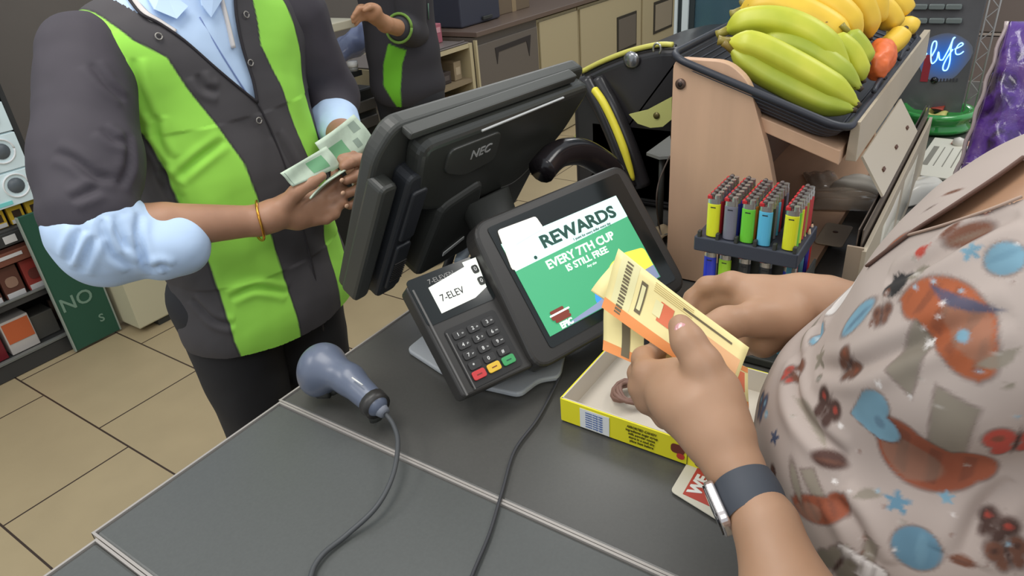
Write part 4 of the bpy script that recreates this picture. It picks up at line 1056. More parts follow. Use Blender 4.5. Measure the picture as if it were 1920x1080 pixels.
# dark drawer cabinet
t = thing('drawer_cabinet', 'dark brown-grey cabinet with a big recessed pull, left of the cream cabinets', 'cabinet', (3.87, YB+.3, 0)); I = off(t)
xa, xb = 3.515, 4.235
b = MB(); b.box((0, 0, 0), (xb-xa-.004, .6, .855), M=I @ Matrix.Translation(((xa+xb)/2, YB+.303, .43))); b.build('body', m_drk, t)
b = MB(); b.box((0, 0, 0), (xb-xa-.03, .012, .78), M=I @ Matrix.Translation(((xa+xb)/2, YB-.005, .42)), bev=.004); d_ = b.build('door', mat('drawer_face', (102, 94, 86), .45), t)
pts = [onB(925, 90), onB(992, 65), onB(990, 105), onB(984, 77), onB(932, 97), onB(930, 120)]
b = MB(); v3 = []
zz = [(YB-.0125)]
b.prism([pts[0], pts[5], (pts[4][0], pts[4][1]), pts[3], pts[2], pts[1]], 0, .003, M=I @ Matrix(((1, 0, 0, 0), (0, 0, -1, YB-.0112), (0, 1, 0, 0), (0, 0, 0, 1)))); b.build('pull_recess', mat('recess_dark', (44, 38, 36), .7), d_)
b = MB(); b.box((0, 0, 0), (.016, .02, .84), M=I @ Matrix.Translation((xa+.006, YB-.008, .425))); b.build('edge_trim', m_crm2, t)
# cream cabinets
for (xa, xb, kind, lb) in ((4.245, 4.80, 0, 'narrow cream cabinet beside the dark drawer cabinet'), (4.815, 5.90, 1, 'wide cream cabinet with a grey square vent'), (5.915, 7.0, 2, 'cream cabinet with a black-framed hatch, furthest right')):
    t = thing('cream_cabinet', lb, 'cabinet', ((xa+xb)/2, YB+.3, 0), None, 'cream cabinets along the back'); I = off(t)
    b = MB(); b.box((0, 0, 0), (xb-xa-.002, .6, .845), M=I @ Matrix.Translation(((xa+xb)/2, YB+.31, .424))); b.build('body', m_crm, t)
    b = MB(); b.box((0, 0, 0), (xb-xa-.03, .014, .82), M=I @ Matrix.Translation(((xa+xb)/2, YB+.001, .42)), bev=.003); d_ = b.build('door', m_crm, t)
    if kind == 1:
        a1 = onB(1155, 28); a2 = onB(1191, 80)
        b = MB(); b.box((0, 0, 0), (a2[0]-a1[0], .008, a1[1]-a2[1]-.0), M=I @ Matrix.Translation(((a1[0]+a2[0])/2, YB-.009, (a1[1]+a2[1])/2-.02)), bev=.002); b.build('vent_frame', mat('vent_black', (52, 48, 40), .5), d_)
        b = MB(); b.box((0, 0, 0), (a2[0]-a1[0]-.04, .006, a1[1]-a2[1]-.04), M=I @ Matrix.Translation(((a1[0]+a2[0])/2, YB-.013, (a1[1]+a2[1])/2-.02))); b.build('vent_panel', mat('vent_grey', (104, 96, 86), .5), d_)
    if kind == 2:
        b = MB(); b.box((0, 0, 0), (.42, .008, .27), M=I @ Matrix.Translation((6.36, YB-.009, .56)), bev=.002); b.build('hatch_frame', MATS['vent_black'], d_)
        b = MB(); b.box((0, 0, 0), (.37, .006, .22), M=I @ Matrix.Translation((6.36, YB-.013, .56))); b.build('hatch_panel', mat('hatch_beige', (150, 138, 118), .5), d_)
t = thing('back_worktop', 'dark brown worktop running over the back cabinets', 'worktop', (4.9, YB+.32, .86)); I = off(t)
b = MB(); b.box((0, 0, 0), (3.5, .66, .03), M=I @ Matrix.Translation((5.265, YB+.30, .877)), bev=.004); b.build('top', mat('brown_worktop', (104, 88, 78), .35), t)
b = MB(); b.box((0, 0, 0), (3.5, .02, .12), M=I @ Matrix.Translation((5.265, YB+.62, .953))); b.build('upstand', MATS['brown_worktop'], t)
t = thing('shelf_top_tray', 'grey sheet metal tray lying on the open shelf unit', 'tray', (3.1, YB+.2, .837)); b = MB(); b.box((0, .02, .004), (.76, .42, .006), bev=.002); b.build('tray_sheet', mat('tray_grey', (116, 108, 104), .4), t)
b = MB(); b.tube([(-.3, -.17, .012), (.36, -.17, .012)], .006); b.build('tray_lip', mat('tray_grey', (116, 108, 104), .4), t)
t = thing('pink_box', 'small pink box on top of the open shelf unit', 'box', (3.37, YB+.22, .8455)); b = MB(); b.box((0, 0, .055), (.13, .10, .11), bev=.004); b.build('box_body', mat('pink_card', (170, 96, 108), .6), t)
b = MB(); b.box((0, -.051, .075), (.10, .002, .03)); b.build('box_label', mat('pink_light', (206, 150, 156), .6), t)
t = thing('spray_bottle', 'small dark bottle with white cap beside the pink box', 'bottle', (3.21, YB+.16, .8455)); b = MB(); b.lathe([(.001, .001), (.03, .001), (.032, .08), (.012, .11), (.001, .112)], 14); b.build('bottle_body', mat('bottle_maroon', (70, 36, 46), .3), t)
b = MB(); b.lathe([(.001, .110), (.012, .110), (.012, .135), (.001, .136)], 12); b.build('cap', m_white, t)
t = thing('black_bin', 'dark blue-black box on the worktop above the drawer cabinet', 'box', (3.82, YB+.33, .8925)); b = MB(); b.box((0, 0, .13), (.42, .36, .255), bev=.01); b.build('bin_body', mat('bin_navy', (58, 60, 72), .4), t)
b = MB(); b.box((.05, -.19, .03), (.10, .016, .022), bev=.004); b.build('latch', m_blk2, t)
t = thing('brown_carton', 'brown cardboard carton on the worktop right of the dark box', 'box', (4.30, YB+.38, .8925)); b = MB(); b.box((0, 0, .12), (.40, .32, .24), bev=.004); b.build('carton_body', mat('carton_brown', (112, 96, 76), .7), t)
b = MB(); b.box((0, -.1605, .12), (.05, .002, .24)); b.build('packing_tape', mat('tape_tan', (150, 130, 100), .4), t)
t = thing('metal_jug', 'pale steel jug behind the pink box', 'jug', (3.555, YB+.5, .8925)); b = MB(); b.lathe([(.001, .001), (.05, .001), (.055, .10), (.045, .2), (.05, .22)], 18, cap=False); b.build('jug_body', mat('jug_steel', (160, 160, 158), .3, .7), t)
b = MB(); b.tube([(-.055, 0, .18), (-.09, 0, .16), (-.088, 0, .08), (-.055, 0, .06)], .006); b.build('jug_handle', MATS['jug_steel'], t)

# white table top with plastic bag and the black machine below it
tq = [at(540, 55, z=1.10), at(662, 36, z=1.10)]
t = thing('pale_table', 'pale table beside the second cashier with a white leg', 'table', (2.2, 2.62, 0)); I = off(t)
e0 = at(575, 66, Y=2.35); e1 = at(662, 42, Y=2.35); tz = (e0[2]+e1[2])/2
b = MB(); b.box((0, 0, 0), (e1[0]+.02-1.55, .55, .035), M=I @ Matrix.Translation(((e1[0]+.02+1.55)/2, 2.35+.275, tz)), bev=.004); b.build('tabletop', mat('table_cream', (196, 190, 168), .5), t)
for x, y in ((e1[0]-.11, 2.40), (1.62, 2.40), (e1[0]-.11, 2.85), (1.62, 2.85)):
    b = MB(); b.box((0, 0, 0), (.03, .03, tz-.02), M=I @ Matrix.Translation((x, y, (tz-.02)/2+.001)), bev=.003); b.build('leg', mat('table_leg', (164, 160, 144), .5), t)
q = at(662, 84, Y=2.55)
t = thing('plastic_bag', 'translucent bluish plastic bag bunched below the pale table edge', 'bag', (q[0], q[1], q[2]-.05)); 
V, Fq = isomesh([ell(q, (.10, .06, .055), k=.03), ell(q+np.array([.06, .0, .045]), (.06, .05, .05), k=.03), ell(q+np.array([-.09, .0, -.03]), (.03, .03, .03), k=.03)], .008)
V = V + vnormals(V, Fq)*(.010*vnoise(V, 38, 5))[:, None]
npobj('bag_film', V, Fq, mat('bag_blue', (150, 162, 200), .2, alpha=.8), t)
q = at(655, 150, Y=2.45)
t = thing('black_printer', 'black equipment stack with drawers under the plastic bag', 'equipment', (q[0]-.02, 2.68, 0))
b = MB(); b.box((-.02, 0, .42), (.46, .36, .835), bev=.01); b.build('casing', mat('equip_black', (42, 43, 42), .5), t)
b = MB(); b.box((.06, -.186, .76), (.28, .015, .05), bev=.004); b.build('front_slot', mat('equip_grey', (96, 92, 86), .4), t)
b = MB(); b.box((.06, -.186, .68), (.28, .015, .05), bev=.004); b.build('drawer_front', mat('equip_grey', (96, 92, 86), .4), t)
b = MB(); b.box((-.10, 0, .895), (.20, .22, .11), bev=.01); b.build('top_unit', mat('equip_black', (42, 43, 42), .5), t)
q = at(661, 120, Y=2.44)
t = thing('white_jar', 'tiny white-capped jar on the black equipment', 'jar', (q[0], q[1], q[2]-.03)); b = MB(); b.lathe([(.001, 0), (.022, .0), (.022, .018), (.001, .019)], 16); b.build('jar_body', mat('jar_grey', (150, 150, 146), .3), t)
b = MB(); b.lathe([(.001, .019), (.024, .019), (.024, .042), (.001, .043)], 16); b.build('jar_cap', mat('jar_white', (240, 240, 238), .3), t)
b = MB(); b.box((0, .03, -.012), (.06, .1, .022)); b.build('jar_ledge', mat('equip_black', (42, 43, 42), .5), t)
t = thing('beige_panel_cabinet', 'grey-beige low cabinet side seen between the two cashiers', 'cabinet', (2.48, 2.62, 0)); I = off(t)
b = MB(); b.box((0, 0, .36), (.30, .34, .715), bev=.006, M=Matrix.Translation((.10, .08, 0))); b.build('cabinet_body', mat('panel_greybeige', (128, 122, 108), .5), t)
b = MB(); b.box((.10, .08, .722), (.31, .35, .012)); b.build('cabinet_top', MATS['brown_worktop'], t)

# ================================================================== LEFT-HAND SHELF UNIT
YS = 3.10
t = thing('tobacco_shelf', 'dark merchandising shelf unit at the left edge of the photo', 'shelf unit', (.4, YS+.2, 0)); I = off(t)
m_sh = mat('shelf_charcoal', (56, 56, 56), .5)
def shb(nm, cx, cz_, sx, sz_, m_, y0=0.0, dy=.4, lab=None, par=None, bev=.002):
    b = MB(); b.box((0, 0, 0), (sx, dy, sz_), M=I @ Matrix.Translation((cx, YS+y0+dy/2, cz_)), bev=bev); return b.build(nm, m_, par or t, label=lab)
shb('back_board', .25, .95, 1.76, 1.88, m_sh, .385, .02)
shb('end_board', 1.125, .95, .02, 1.88, m_sh, 0.02, .38); shb('end_board', -.64, .95, .02, 1.88, m_sh, .02, .38)
shb('plinth_board', .24, .035, 1.79, .066, m_sh); shb('plinth_lip', .24, .078, 1.79, .012, mat('lip_grey', (110, 112, 108), .4), -.006, .02)
shb('shelf_board', .24, .292, 1.74, .025, m_sh, 0, .38); shb('shelf_lip', .24, .310, 1.76, .008, MATS['lip_grey'], -.006, .02)
shb('shelf_board', .24, .500, 1.74, .02, mat('shelf_brown', (120, 72, 56), .5), 0.02, .36); shb('shelf_front', .24, .475, 1.74, .05, MATS['shelf_brown'], 0, .02)
shb('shelf_board', .24, .575, 1.74, .015, m_sh, 0.0, .38); shb('tag_rail', .24, .548, 1.74, .05, m_sh, -.004, .012)
shb('shelf_board', .24, 1.86, 1.74, .02, m_sh, 0, .38)
m_pan = mat('panel_lit', (206, 222, 224), .4, emit=.12)
for k, (z0, z1) in enumerate(((.665, .790), (.797, .930), (.937, 1.045))):
    o = shb('picture_panel', .24, (z0+z1)/2, 1.73, z1-z0, m_pan, -.006, .03)
    for j in range(7):
        x = 1.035-j*.125
        if k < 2:
            b = MB(); P = [I @ Vector((x+.045*math.cos(a), YS-.010, (z0+z1)/2+.01+.045*math.sin(a))) for a in np.linspace(0, 2*PI, 25)]; b.tube(P, .006, n=6, flat=.6); b.build('ring_print', mat('ring_white', (236, 238, 238), .4), o)
            b = MB(); b.lathe([(.001, 0), (.030, 0), (.030, .003), (.001, .003)], 18, M=I @ Matrix.Translation((x, YS-.008, (z0+z1)/2+.01)) @ Matrix.Rotation(PI/2, 4, 'X')); b.build('disc_print', mat('disc_grey', (96, 104, 110), .4), o)
        else:
            b = MB(); b.prism(rrect(.07, .05, .012, 4, x, (z0+z1)/2), 0, .004, M=I @ Matrix(((1, 0, 0, 0), (0, 0, -1, YS-.006), (0, 1, 0, 0), (0, 0, 0, 1)))); b.build('frame_print', mat('disc_grey2', (150, 156, 160), .4), o)
    b = MB(); b.box((0, 0, 0), (1.0, .004, .014), M=I @ Matrix.Translation((.5, YS-.009, z0+.016))); b.build('stripe_print', mat('stripe_blue' if k else 'stripe_cyan', (80, 140, 200) if k else (130, 220, 216), .4), o)
shb('upper_panel', .24, 1.115, 1.73, .13, mat('panel_black', (38, 34, 38), .5), .0, .02)
shb('green_panel', .24, 1.34, 1.73, .30, mat('panel_green', (26, 98, 70), .5), .0, .02)
# packs
m_py = mat('pack_yellow', (206, 170, 50), .4); m_pd = mat('pack_dark', (60, 44, 30), .5); m_tagw = mat('tag_white', (208, 206, 204), .5)
protoA = None
places = ['rightmost', 'second from right', 'third from right', 'fourth from right', 'fifth from right', 'sixth from right']
for k in range(6):
    x = 1.075-k*.068
    if protoA is None:
        protoA = thing('tobacco_pack', 'yellow and gold pack on the upper pack row, rightmost', 'pack', (x, YS+.04, .5835), None, 'yellow packs on the upper row')
        b = MB(); b.box((0, 0, .036), (.055, .022, .070), bev=.002); b.build('pack_body', m_py, protoA)
        b = MB(); b.box((.002, -.0115, .040), (.030, .002, .030)); b.build('dark_print', m_pd, protoA)
        b = MB(); b.box((.0, -.0115, .012), (.048, .002, .016)); b.build('warning_print', m_tagw, protoA)
    else: dup(protoA, (x, YS+.04, .5835), 'yellow and gold pack on the upper pack row, '+places[k])
    tg = MB(); tg.box((0, 0, 0), (.046, .002, .030), bev=.0006); o = tg.build('price_tag', m_tagw); o.location = (x, YS-.0065, .548)
    tag(o, 'white price tag below the yellow packs, '+places[k], 'price tag', 'price tags under the yellow packs')
protoB = None
for k in range(6):
    x = 1.065-k*.088
    if protoB is None:
        protoB = thing('tobacco_box', 'red-brown pack in the lower pack row, rightmost', 'pack', (x, YS+.04, .3055), None, 'red packs on the lower row')
        b = MB(); b.box((0, 0, .068), (.074, .03, .132), bev=.002); b.build('pack_body', mat('pack_red', (150, 58, 52), .45), protoB)
        b = MB(); b.box((0, -.0155, .014), (.066, .002, .022)); b.build('price_strip', m_tagw, protoB)
        b = MB(); b.prism(rrect(.044, .044, .016, 4, 0, .068), 0, .003, M=Matrix(((1, 0, 0, 0), (0, 0, -1, -.0148), (0, 1, 0, 0), (0, 0, 0, 1)))); b.build('picture_print', mat('print_brown', (104, 52, 46), .5), protoB)
    else: dup(protoB, (x, YS+.04, .3055), 'red-brown pack in the lower pack row, '+places[k], swap=({'pack_body': mat('pack_brown', (96, 58, 48), .45), 'picture_print': mat('print_tan', (150, 118, 100), .5)} if k in (2, 3, 5) else None))
for k in range(3):
    tg = MB(); tg.box((0, 0, 0), (.12, .002, .014), bev=.0006); o = tg.build('shelf_label', m_tagw); o.location = (.90-k*.19, YS-.0015, .482)
    tag(o, 'long white label on the brown shelf front, '+['rightmost', 'middle', 'leftmost'][k], 'label', 'long labels on the brown shelf front')
q = at(45, 645, Y=YS+.10)
t = thing('orange_carton', 'orange and white carton on the bottom shelf at the left edge', 'box', (q[0]-.01, YS+.10, .0695))
b = MB(); b.box((0, 0, .075), (.11, .10, .15), bev=.003); b.build('carton_body', mat('carton_white', (206, 198, 190), .5), t)
b = MB(); b.box((0, -.051, .095), (.10, .002, .09)); b.build('orange_print', mat('print_orange', (206, 104, 60), .5), t)
t = thing('red_carton', 'dark red carton left of the orange one on the bottom shelf', 'box', (q[0]-.13, YS+.10, .0695))
b = MB(); b.box((0, 0, .06), (.10, .10, .12), bev=.003); b.build('carton_body', mat('carton_dred', (120, 32, 40), .5), t)
q = at(62, 630, Y=YS+.14)
t = thing('grey_carton', 'plain grey box on the bottom shelf right of the orange carton', 'box', (q[0]+.03, YS+.13, .0695))
b = MB(); b.box((0, 0, .055), (.12, .10, .11), bev=.003); b.build('carton_body', mat('carton_grey', (92, 90, 84), .6), t)
q = at(108, 580, Y=YS+.2)
t = thing('small_packet', 'small pale and tan packet deep in the bottom shelf', 'packet', (q[0], YS+.2, .0695))
b = MB(); b.box((0, 0, .05), (.05, .02, .10), bev=.004); b.build('packet_body', mat('packet_tan', (128, 104, 90), .5), t)
b = MB(); b.box((.005, -.011, .03), (.035, .002, .025)); b.build('packet_label', m_tagw, t)
# green board leaning at the end of the shelf
for k, (bl, br, tl, lb) in enumerate((((196, 600), (242, 630), (148, 500), 'green floor sign with white letters leaning at the end of the shelf unit'),)):
    a = at(*br, z=.004); ang = -.10
    t = thing('green_sign', lb, 'sign', (a[0]-.09, YS-.03, .0)); t.location.y = YS-.045
    b = MB(); b.box((.0, 0, .32), (.20, .012, .62), bev=.002); b.build('board', mat('sign_green', (38, 84, 66), .5), t)
    b = MB()
    for s in (-1, 1): b.box((s*.1, -.001, .32), (.006, .016, .62))
    b.build('board_edge', mat('edge_pale', (150, 160, 150), .4), t)
    FMs = Matrix(((1, 0, 0, 0), (0, 0, -1, -.0075), (0, 1, 0, 0), (0, 0, 0, 1)))
    text(t, 'NO', .085, (-.02, .22, 0), mat('sign_letter', (120, 150, 132), .5), 'sign_lettering', M=FMs, bold=.001)
    text(t, 'S', .05, (.045, .10, 0), MATS['sign_letter'], 'sign_lettering', M=FMs, bold=.001)
# cream bin
t = thing('cream_bin', 'cream plastic bin on the floor behind the cashier\'s rolled sleeve', 'bin', (1.40, 3.02, 0))
b = MB(); b.prism([(.13, .11), (-.20, .11), (-.20, -.10), (.12, -.10)], .03, .34, bev=.008); b.build('bin_body', mat('bin_cream', (200, 194, 164), .5), t)
b = MB(); b.box((-.037, .005, .352), (.345, .23, .02), bev=.006); b.build('lid', mat('bin_cream2', (190, 184, 156), .5), t)
b = MB(); b.box((.085, -.104, .19), (.003, .006, .30)); b.build('corner_seam', mat('seam_dark', (70, 72, 62), .6), t)
b = MB(); b.box((0, 0, .0155), (.22, .18, .028)); b.build('bin_foot', m_blk2, t)

# ================================================================== PEOPLE
def skinmat(nm, c, c2):
    M = bpy.data.materials.new(nm); M.use_nodes = True; nt = M.node_tree; B = nt.nodes['Principled BSDF']
    tc = nt.nodes.new('ShaderNodeTexCoord'); nz = nt.nodes.new('ShaderNodeTexNoise'); nz.inputs['Scale'].default_value = 14; nz.inputs['Detail'].default_value = 4
    nt.links.new(tc.outputs['Object'], nz.inputs['Vector'])
    cr = nt.nodes.new('ShaderNodeValToRGB'); cr.color_ramp.elements[0].position = .35; cr.color_ramp.elements[0].color = srgb(c); cr.color_ramp.elements[1].position = .7; cr.color_ramp.elements[1].color = srgb(c2)
    nt.links.new(nz.outputs['Fac'], cr.inputs[0]); nt.links.new(cr.outputs[0], B.inputs['Base Color'])
    B.inputs['Roughness'].default_value = .52; B.inputs['Subsurface Weight'].default_value = .12
    B.inputs['Subsurface Radius'].default_value = (.010, .004, .002)
    return M
m_skA = skinmat('skin_brown', (158, 116, 90), (176, 132, 104))
m_skB = skinmat('skin_light', (164, 126, 98), (176, 138, 110))
m_smock = mat('smock_charcoal', (64, 59, 66), .75, noise=.06, scale=14)
m_shirt = mat('shirt_light_blue', (194, 218, 248), .75, noise=.03, scale=10)
m_trs = mat('trousers_black', (38, 38, 42), .8, noise=.08, scale=12)
m_eye = mat('eye_white', (230, 226, 220), .2); m_irs = mat('eye_dark', (40, 26, 20), .15); m_lip = mat('lips', (150, 84, 76), .45); m_hair = mat('hair_black', (24, 22, 22), .6, bump=.6, scale=60)

def headprims(c, f, up=(0, 0, 1), s=1.0):
    """head centred at c looking along f: skull, jaw, nose, ears"""
    c = np.array(c, float); f = np.array(f, float); f /= np.linalg.norm(f); up = np.array(up, float)
    r = np.cross(f, up); r /= np.linalg.norm(r); u = np.cross(r, f)
    R = np.stack([r, f, u], 1)
    g = lambda x, y, z: c + R @ (np.array([x, y, z])*s)
    P = [ell(g(0, -.012, .025), (.076*s, .094*s, .088*s), R, .02), ell(g(0, .030, -.045), (.058*s, .058*s, .062*s), R, .03),
         ell(g(0, .066, -.086), (.024*s, .020*s, .020*s), R, .02), cap(g(0, .092, .006), g(0, .108, -.026), .008*s, .013*s, .010),
         ell(g(0, .090, -.060), (.024*s, .012*s, .012*s), R, .010), cap(g(-.034, .080, .026), g(.034, .080, .026), .012*s, .012*s, .012),
         ell(g(-.077, -.008, -.010), (.010*s, .020*s, .032*s), R, .006), ell(g(.077, -.008, -.010), (.010*s, .020*s, .032*s), R, .006)]
    return P, g, R
def facebits(t_, g, R, s, hairlen=0.0, hm=None):
    I_ = off(t_)
    for sx in (-1, 1):
        b = MB(); bm = bmesh.new(); bmesh.ops.create_uvsphere(bm, u_segments=14, v_segments=10, radius=.0125*s); b.addbm(bm, 0, True, I_ @ Matrix.Translation(g(sx*.030, .079, .006))); e_ = b.build('eye', m_eye, t_)
        b = MB(); bm = bmesh.new(); bmesh.ops.create_uvsphere(bm, u_segments=12, v_segments=8, radius=.0062*s); b.addbm(bm, 0, True, I_ @ Matrix.Translation(g(sx*.030, .087, .005))); b.build('iris', m_irs, e_)
        b = MB(); b.tube([g(sx*.014, .090, .026), g(sx*.032, .092, .031), g(sx*.050, .082, .025)], [.0026, .0034, .002], n=6, M=I_); b.build('eyebrow', hm or m_hair, t_)
    b = MB(); b.tube([g(-.024, .088, -.060), g(0, .101, -.058), g(.024, .088, -.060)], [.002, .0052, .002], n=8, M=I_); b.build('lips', m_lip, t_)
    P = [ell(g(0, -.024, .040), (.083*s, .098*s, .088*s), R, .01)]
    if hairlen: P += [cap(g(0, -.09, .02), g(0, -.085, -hairlen), .06*s, .045*s, .04), cap(g(-.07, -.04, 0), g(-.06, -.05, -hairlen*.8), .03, .025, .03), cap(g(.07, -.04, 0), g(.06, -.05, -hairlen*.8), .03, .025, .03)]
    V, Fq = isomesh(P, .005)
    L = (V - g(0, 0, 0)) @ R
    keep = ~((L[Fq].mean(1)[:, 1] > .052*s) & (L[Fq].mean(1)[:, 2] < .062*s)) & ~((abs(L[Fq].mean(1)[:, 2]) < .0) )
    if not hairlen: keep &= ~((L[Fq].mean(1)[:, 2] < -.030*s))
    V = V + vnormals(V, Fq)*(.002*vnoise(V, 160, 2))[:, None]
    npobj('hair', V, Fq[keep], hm or m_hair, t_)

# ------------------------------------------------------------------ the cashier
MN = thing('person', 'cashier in a charcoal smock with bright green stripes over a blue shirt, holding banknotes', 'person', (.79, 1.25, 0))
sh_r, sh_l = np.array([.585, 1.225, 1.395]), np.array([1.0, 1.225, 1.395])
el_r = np.array([.455, 1.115, 1.155]); wr_r = at(482, 414, Y=1.0)
el_l = np.array([1.06, 1.24, 1.16]); wr_l = at(652, 268, Y=1.04)
hp_, g_, R_ = headprims((.80, 1.15, 1.625), (.10, -.86, -.5), s=1.0)
YH = lambda px, py, Y=.97: at(px, py, Y=Y)
prims = hp_ + [cap((.795, 1.215, 1.47), (.80, 1.17, 1.58), .058, .055, .03),
    ell((.79, 1.245, 1.28), (.175, .095, .20), k=.05), ell((.79, 1.245, 1.02), (.155, .10, .20), k=.06), cap(sh_r+[.03, 0, -.01], sh_l-[.03, 0, .01], .045, .045, .04),
    cap(sh_r, el_r, .048, .042, .02), cap(el_r, el_r*.6+wr_r*.4, .041, .0375, .006), cap(el_r*.6+wr_r*.4, wr_r, .0375, .0255, .006),
    cap(sh_l, el_l, .048, .042, .02), cap(el_l, wr_l, .041, .028, .012)]
# right hand (nearer the left of the photo), thumb on top of the notes
prims += [ell((wr_r+YH(540, 395))/2, (.036, .028, .028), k=.01), cap(wr_r, YH(548, 392, .985), .0255, .027, .008), cap(YH(548, 392, .985), YH(592, 378, .97), .028, .023, .016), cap(YH(560, 408, .975), YH(596, 402, .965), .022, .018, .014)]
prims += chain([YH(535, 382, .97), YH(556, 360, .955), YH(584, 343, .945), YH(604, 330, .942)], [.016, .0125, .0105, .0085], .008)      # thumb
prims += chain([YH(592, 368, .968), YH(618, 352, .962), YH(632, 334, .962), YH(628, 322, .968)], [.0125, .0105, .0095, .008])            # index behind notes
prims += chain([YH(598, 384, .962), YH(624, 374, .954), YH(642, 358, .950), YH(640, 344, .955)], [.0125, .0105, .0095, .008])
prims += chain([YH(598, 398, .958), YH(622, 394, .948), YH(641, 380, .944), YH(643, 366, .948)], [.012, .010, .009, .0078])
prims += chain([YH(592, 412, .958), YH(612, 411, .948), YH(628, 402, .943), YH(633, 392, .945)], [.0105, .0085, .008, .0068])
# left hand: knuckles up, fingers folding round the notes
prims += [cap(wr_l, YH(676, 300, 1.0), .026, .030, .02), cap(YH(676, 300, 1.0), YH(692, 325, .985), .030, .026, .02), ell(YH(686, 318, .99), (.036, .028, .036), k=.018)]
prims += chain([YH(690, 306, .975), YH(676, 300, .950), YH(655, 306, .935), YH(644, 313, .935)], [.0125, .0110, .0095, .0085])
prims += chain([YH(700, 322, .975), YH(690, 322, .948), YH(668, 330, .932), YH(650, 338, .932)], [.0125, .0110, .0098, .0088])
prims += chain([YH(701, 342, .975), YH(692, 346, .948), YH(671, 355, .934), YH(653, 362, .934)], [.0120, .0105, .0095, .0085])
prims += chain([YH(696, 362, .975), YH(688, 368, .952), YH(670, 378, .940), YH(655, 386, .940)], [.0110, .0095, .0085, .0075])
prims += chain([YH(672, 292, .985), YH(655, 290, .962), YH(638, 300, .950)], [.015, .0125, .0095], .008)
V, Fq = isomesh(prims, .0032)
V = relax(V, Fq, 2)
npobj('body', V, Fq, m_skA, MN)
facebits(MN, g_, R_, 1.0)
# nails of the folded fingers
I = off(MN)
for p, q in ((YH(643, 362, .926), 0), (YH(650, 386, .932), 0), (YH(641, 338, .924), 0)):
    b = MB(); bm = bmesh.new(); bmesh.ops.create_uvsphere(bm, u_segments=10, v_segments=8, radius=.005); bmesh.ops.scale(bm, vec=(1, .5, .8), verts=bm.verts); b.addbm(bm, 0, True, I @ Matrix.Translation(p)); b.build('fingernail', mat('nail_pale', (206, 164, 134), .35), MN)
# trousers and shoes
legs = []
for sx, x in ((-1, .695), (1, .885)):
    legs += [cap((x, 1.265, .86), (x-.005*sx, 1.27, .48), .102, .076, .03), cap((x-.005*sx, 1.27, .48), (x, 1.28, .09), .074, .058, .02)]
legs += [ell((.79, 1.255, .90), (.19, .125, .10), k=.05)]
V, Fq = isomesh(legs, .009); V = V + vnormals(V, Fq)*(.004*vnoise(V, 24, 1))[:, None]
npobj('trousers', V, Fq, m_trs, MN)
for x in (.695, .885):
    V, Fq = isomesh([cap((x, 1.30, .052), (x, 1.15, .040), .045, .038, .03), ell((x, 1.31, .06), (.042, .05, .05), k=.02)], .006); V[:, 2] = np.maximum(V[:, 2], .003)
    npobj('shoe', V, Fq, mat('shoe_black', (28, 28, 30), .4), MN)
# smock body
tors = [ell((.79, 1.245, 1.27), (.205, .132, .235), k=.06), ell((.79, 1.24, 1.02), (.195, .148, .26), k=.08), cap((.64, 1.23, 1.385), (.95, 1.23, 1.385), .075, .075, .06), ell((.79, 1.24, .83), (.205, .152, .16), k=.06),
        cap((.80, 1.225, 1.42), (.80, 1.21, 1.49), .085, .075, .04)]
V, Fq = isomesh(tors, .0031); V = relax(V, Fq, 2)
hit = hitter(V, Fq)
N = vnormals(V, Fq)
def surfpath(pts, up=.0, n=5):
    out = []
    for p in pts:
        h_, _n = hit(*p)
        if h_ is not None: out.append(h_ + _n*up)
    return smoothpath(out, n) if len(out) > 1 else out
def fuv(pts):
    P = []
    for p in pts:
        h_, _n = hit(*p)
        if h_ is None: h_ = at(p[0], p[1], Y=1.11)
        P.append((h_[0], h_[2]))
    return P
st1 = fuv([(100, -60), (118, 0), (160, 34), (196, 90), (214, 165), (240, 225), (282, 268), (310, 322), (345, 400), (382, 470), (412, 545), (440, 640), (452, 700), (585, 700), (562, 630), (545, 560), (520, 480), (490, 392), (455, 305), (402, 230), (352, 168), (312, 108), (250, 76), (205, 42), (188, -60)])
st2 = fuv([(474, -60), (476, 0), (490, 85), (528, 160), (556, 236), (580, 300), (606, 420), (626, 500), (640, 600), (676, 600), (668, 530), (656, 400), (622, 330), (600, 285), (578, 200), (562, 100), (530, 0), (520, -60)])
W_ = .0035*vnoise(V, 26, 8) + .0025*np.sin((V[:, 0]*1.3+V[:, 2]*.8)*48+2*np.sin(V[:, 2]*14))*(V[:, 2] > .95)*(V[:, 2] < 1.25)
for ln in ([(262, 250), (300, 300), (312, 345), (330, 372)], [(292, 215), (296, 262), (318, 300)], [(330, 335), (372, 300), (420, 262)], [(345, 400), (330, 350), (300, 318)], [(196, 60), (215, 120), (228, 180)],
           [(370, 140), (385, 165), (410, 172)], [(250, 110), (262, 170), (285, 230)], [(430, 560), (480, 540), (540, 550)], [(520, 250), (560, 330), (600, 400)], [(360, 560), (400, 600), (440, 610)]):
    W_ = W_ + crease(V, N, [hit(*p)[0] for p in ln], .0045, .006)
Vd = V + N*W_[:, None]
front_ = N[:, 1] < .35
d1 = np.where(front_, inpoly(V[:, 0], V[:, 2], st1), -1); d2 = np.where(front_, inpoly(V[:, 0], V[:, 2], st2), -1)
lin = lambda c: np.array(srgb(c)[:3])
base = lin((78, 75, 77)); grn = lin((166, 234, 90)); 
m1 = np.clip(d1/.002+.5, 0, 1)[:, None]; m2 = np.clip(d2/.002+.5, 0, 1)[:, None]
edge_ = np.clip(1-np.abs(np.maximum(d1, d2)+.002)/.0022, 0, 1)[:, None]
pc = base*(1-m1)*(1-m2) + grn*np.clip(m1+m2, 0, 1)
pc = pc*(1-.45*edge_)
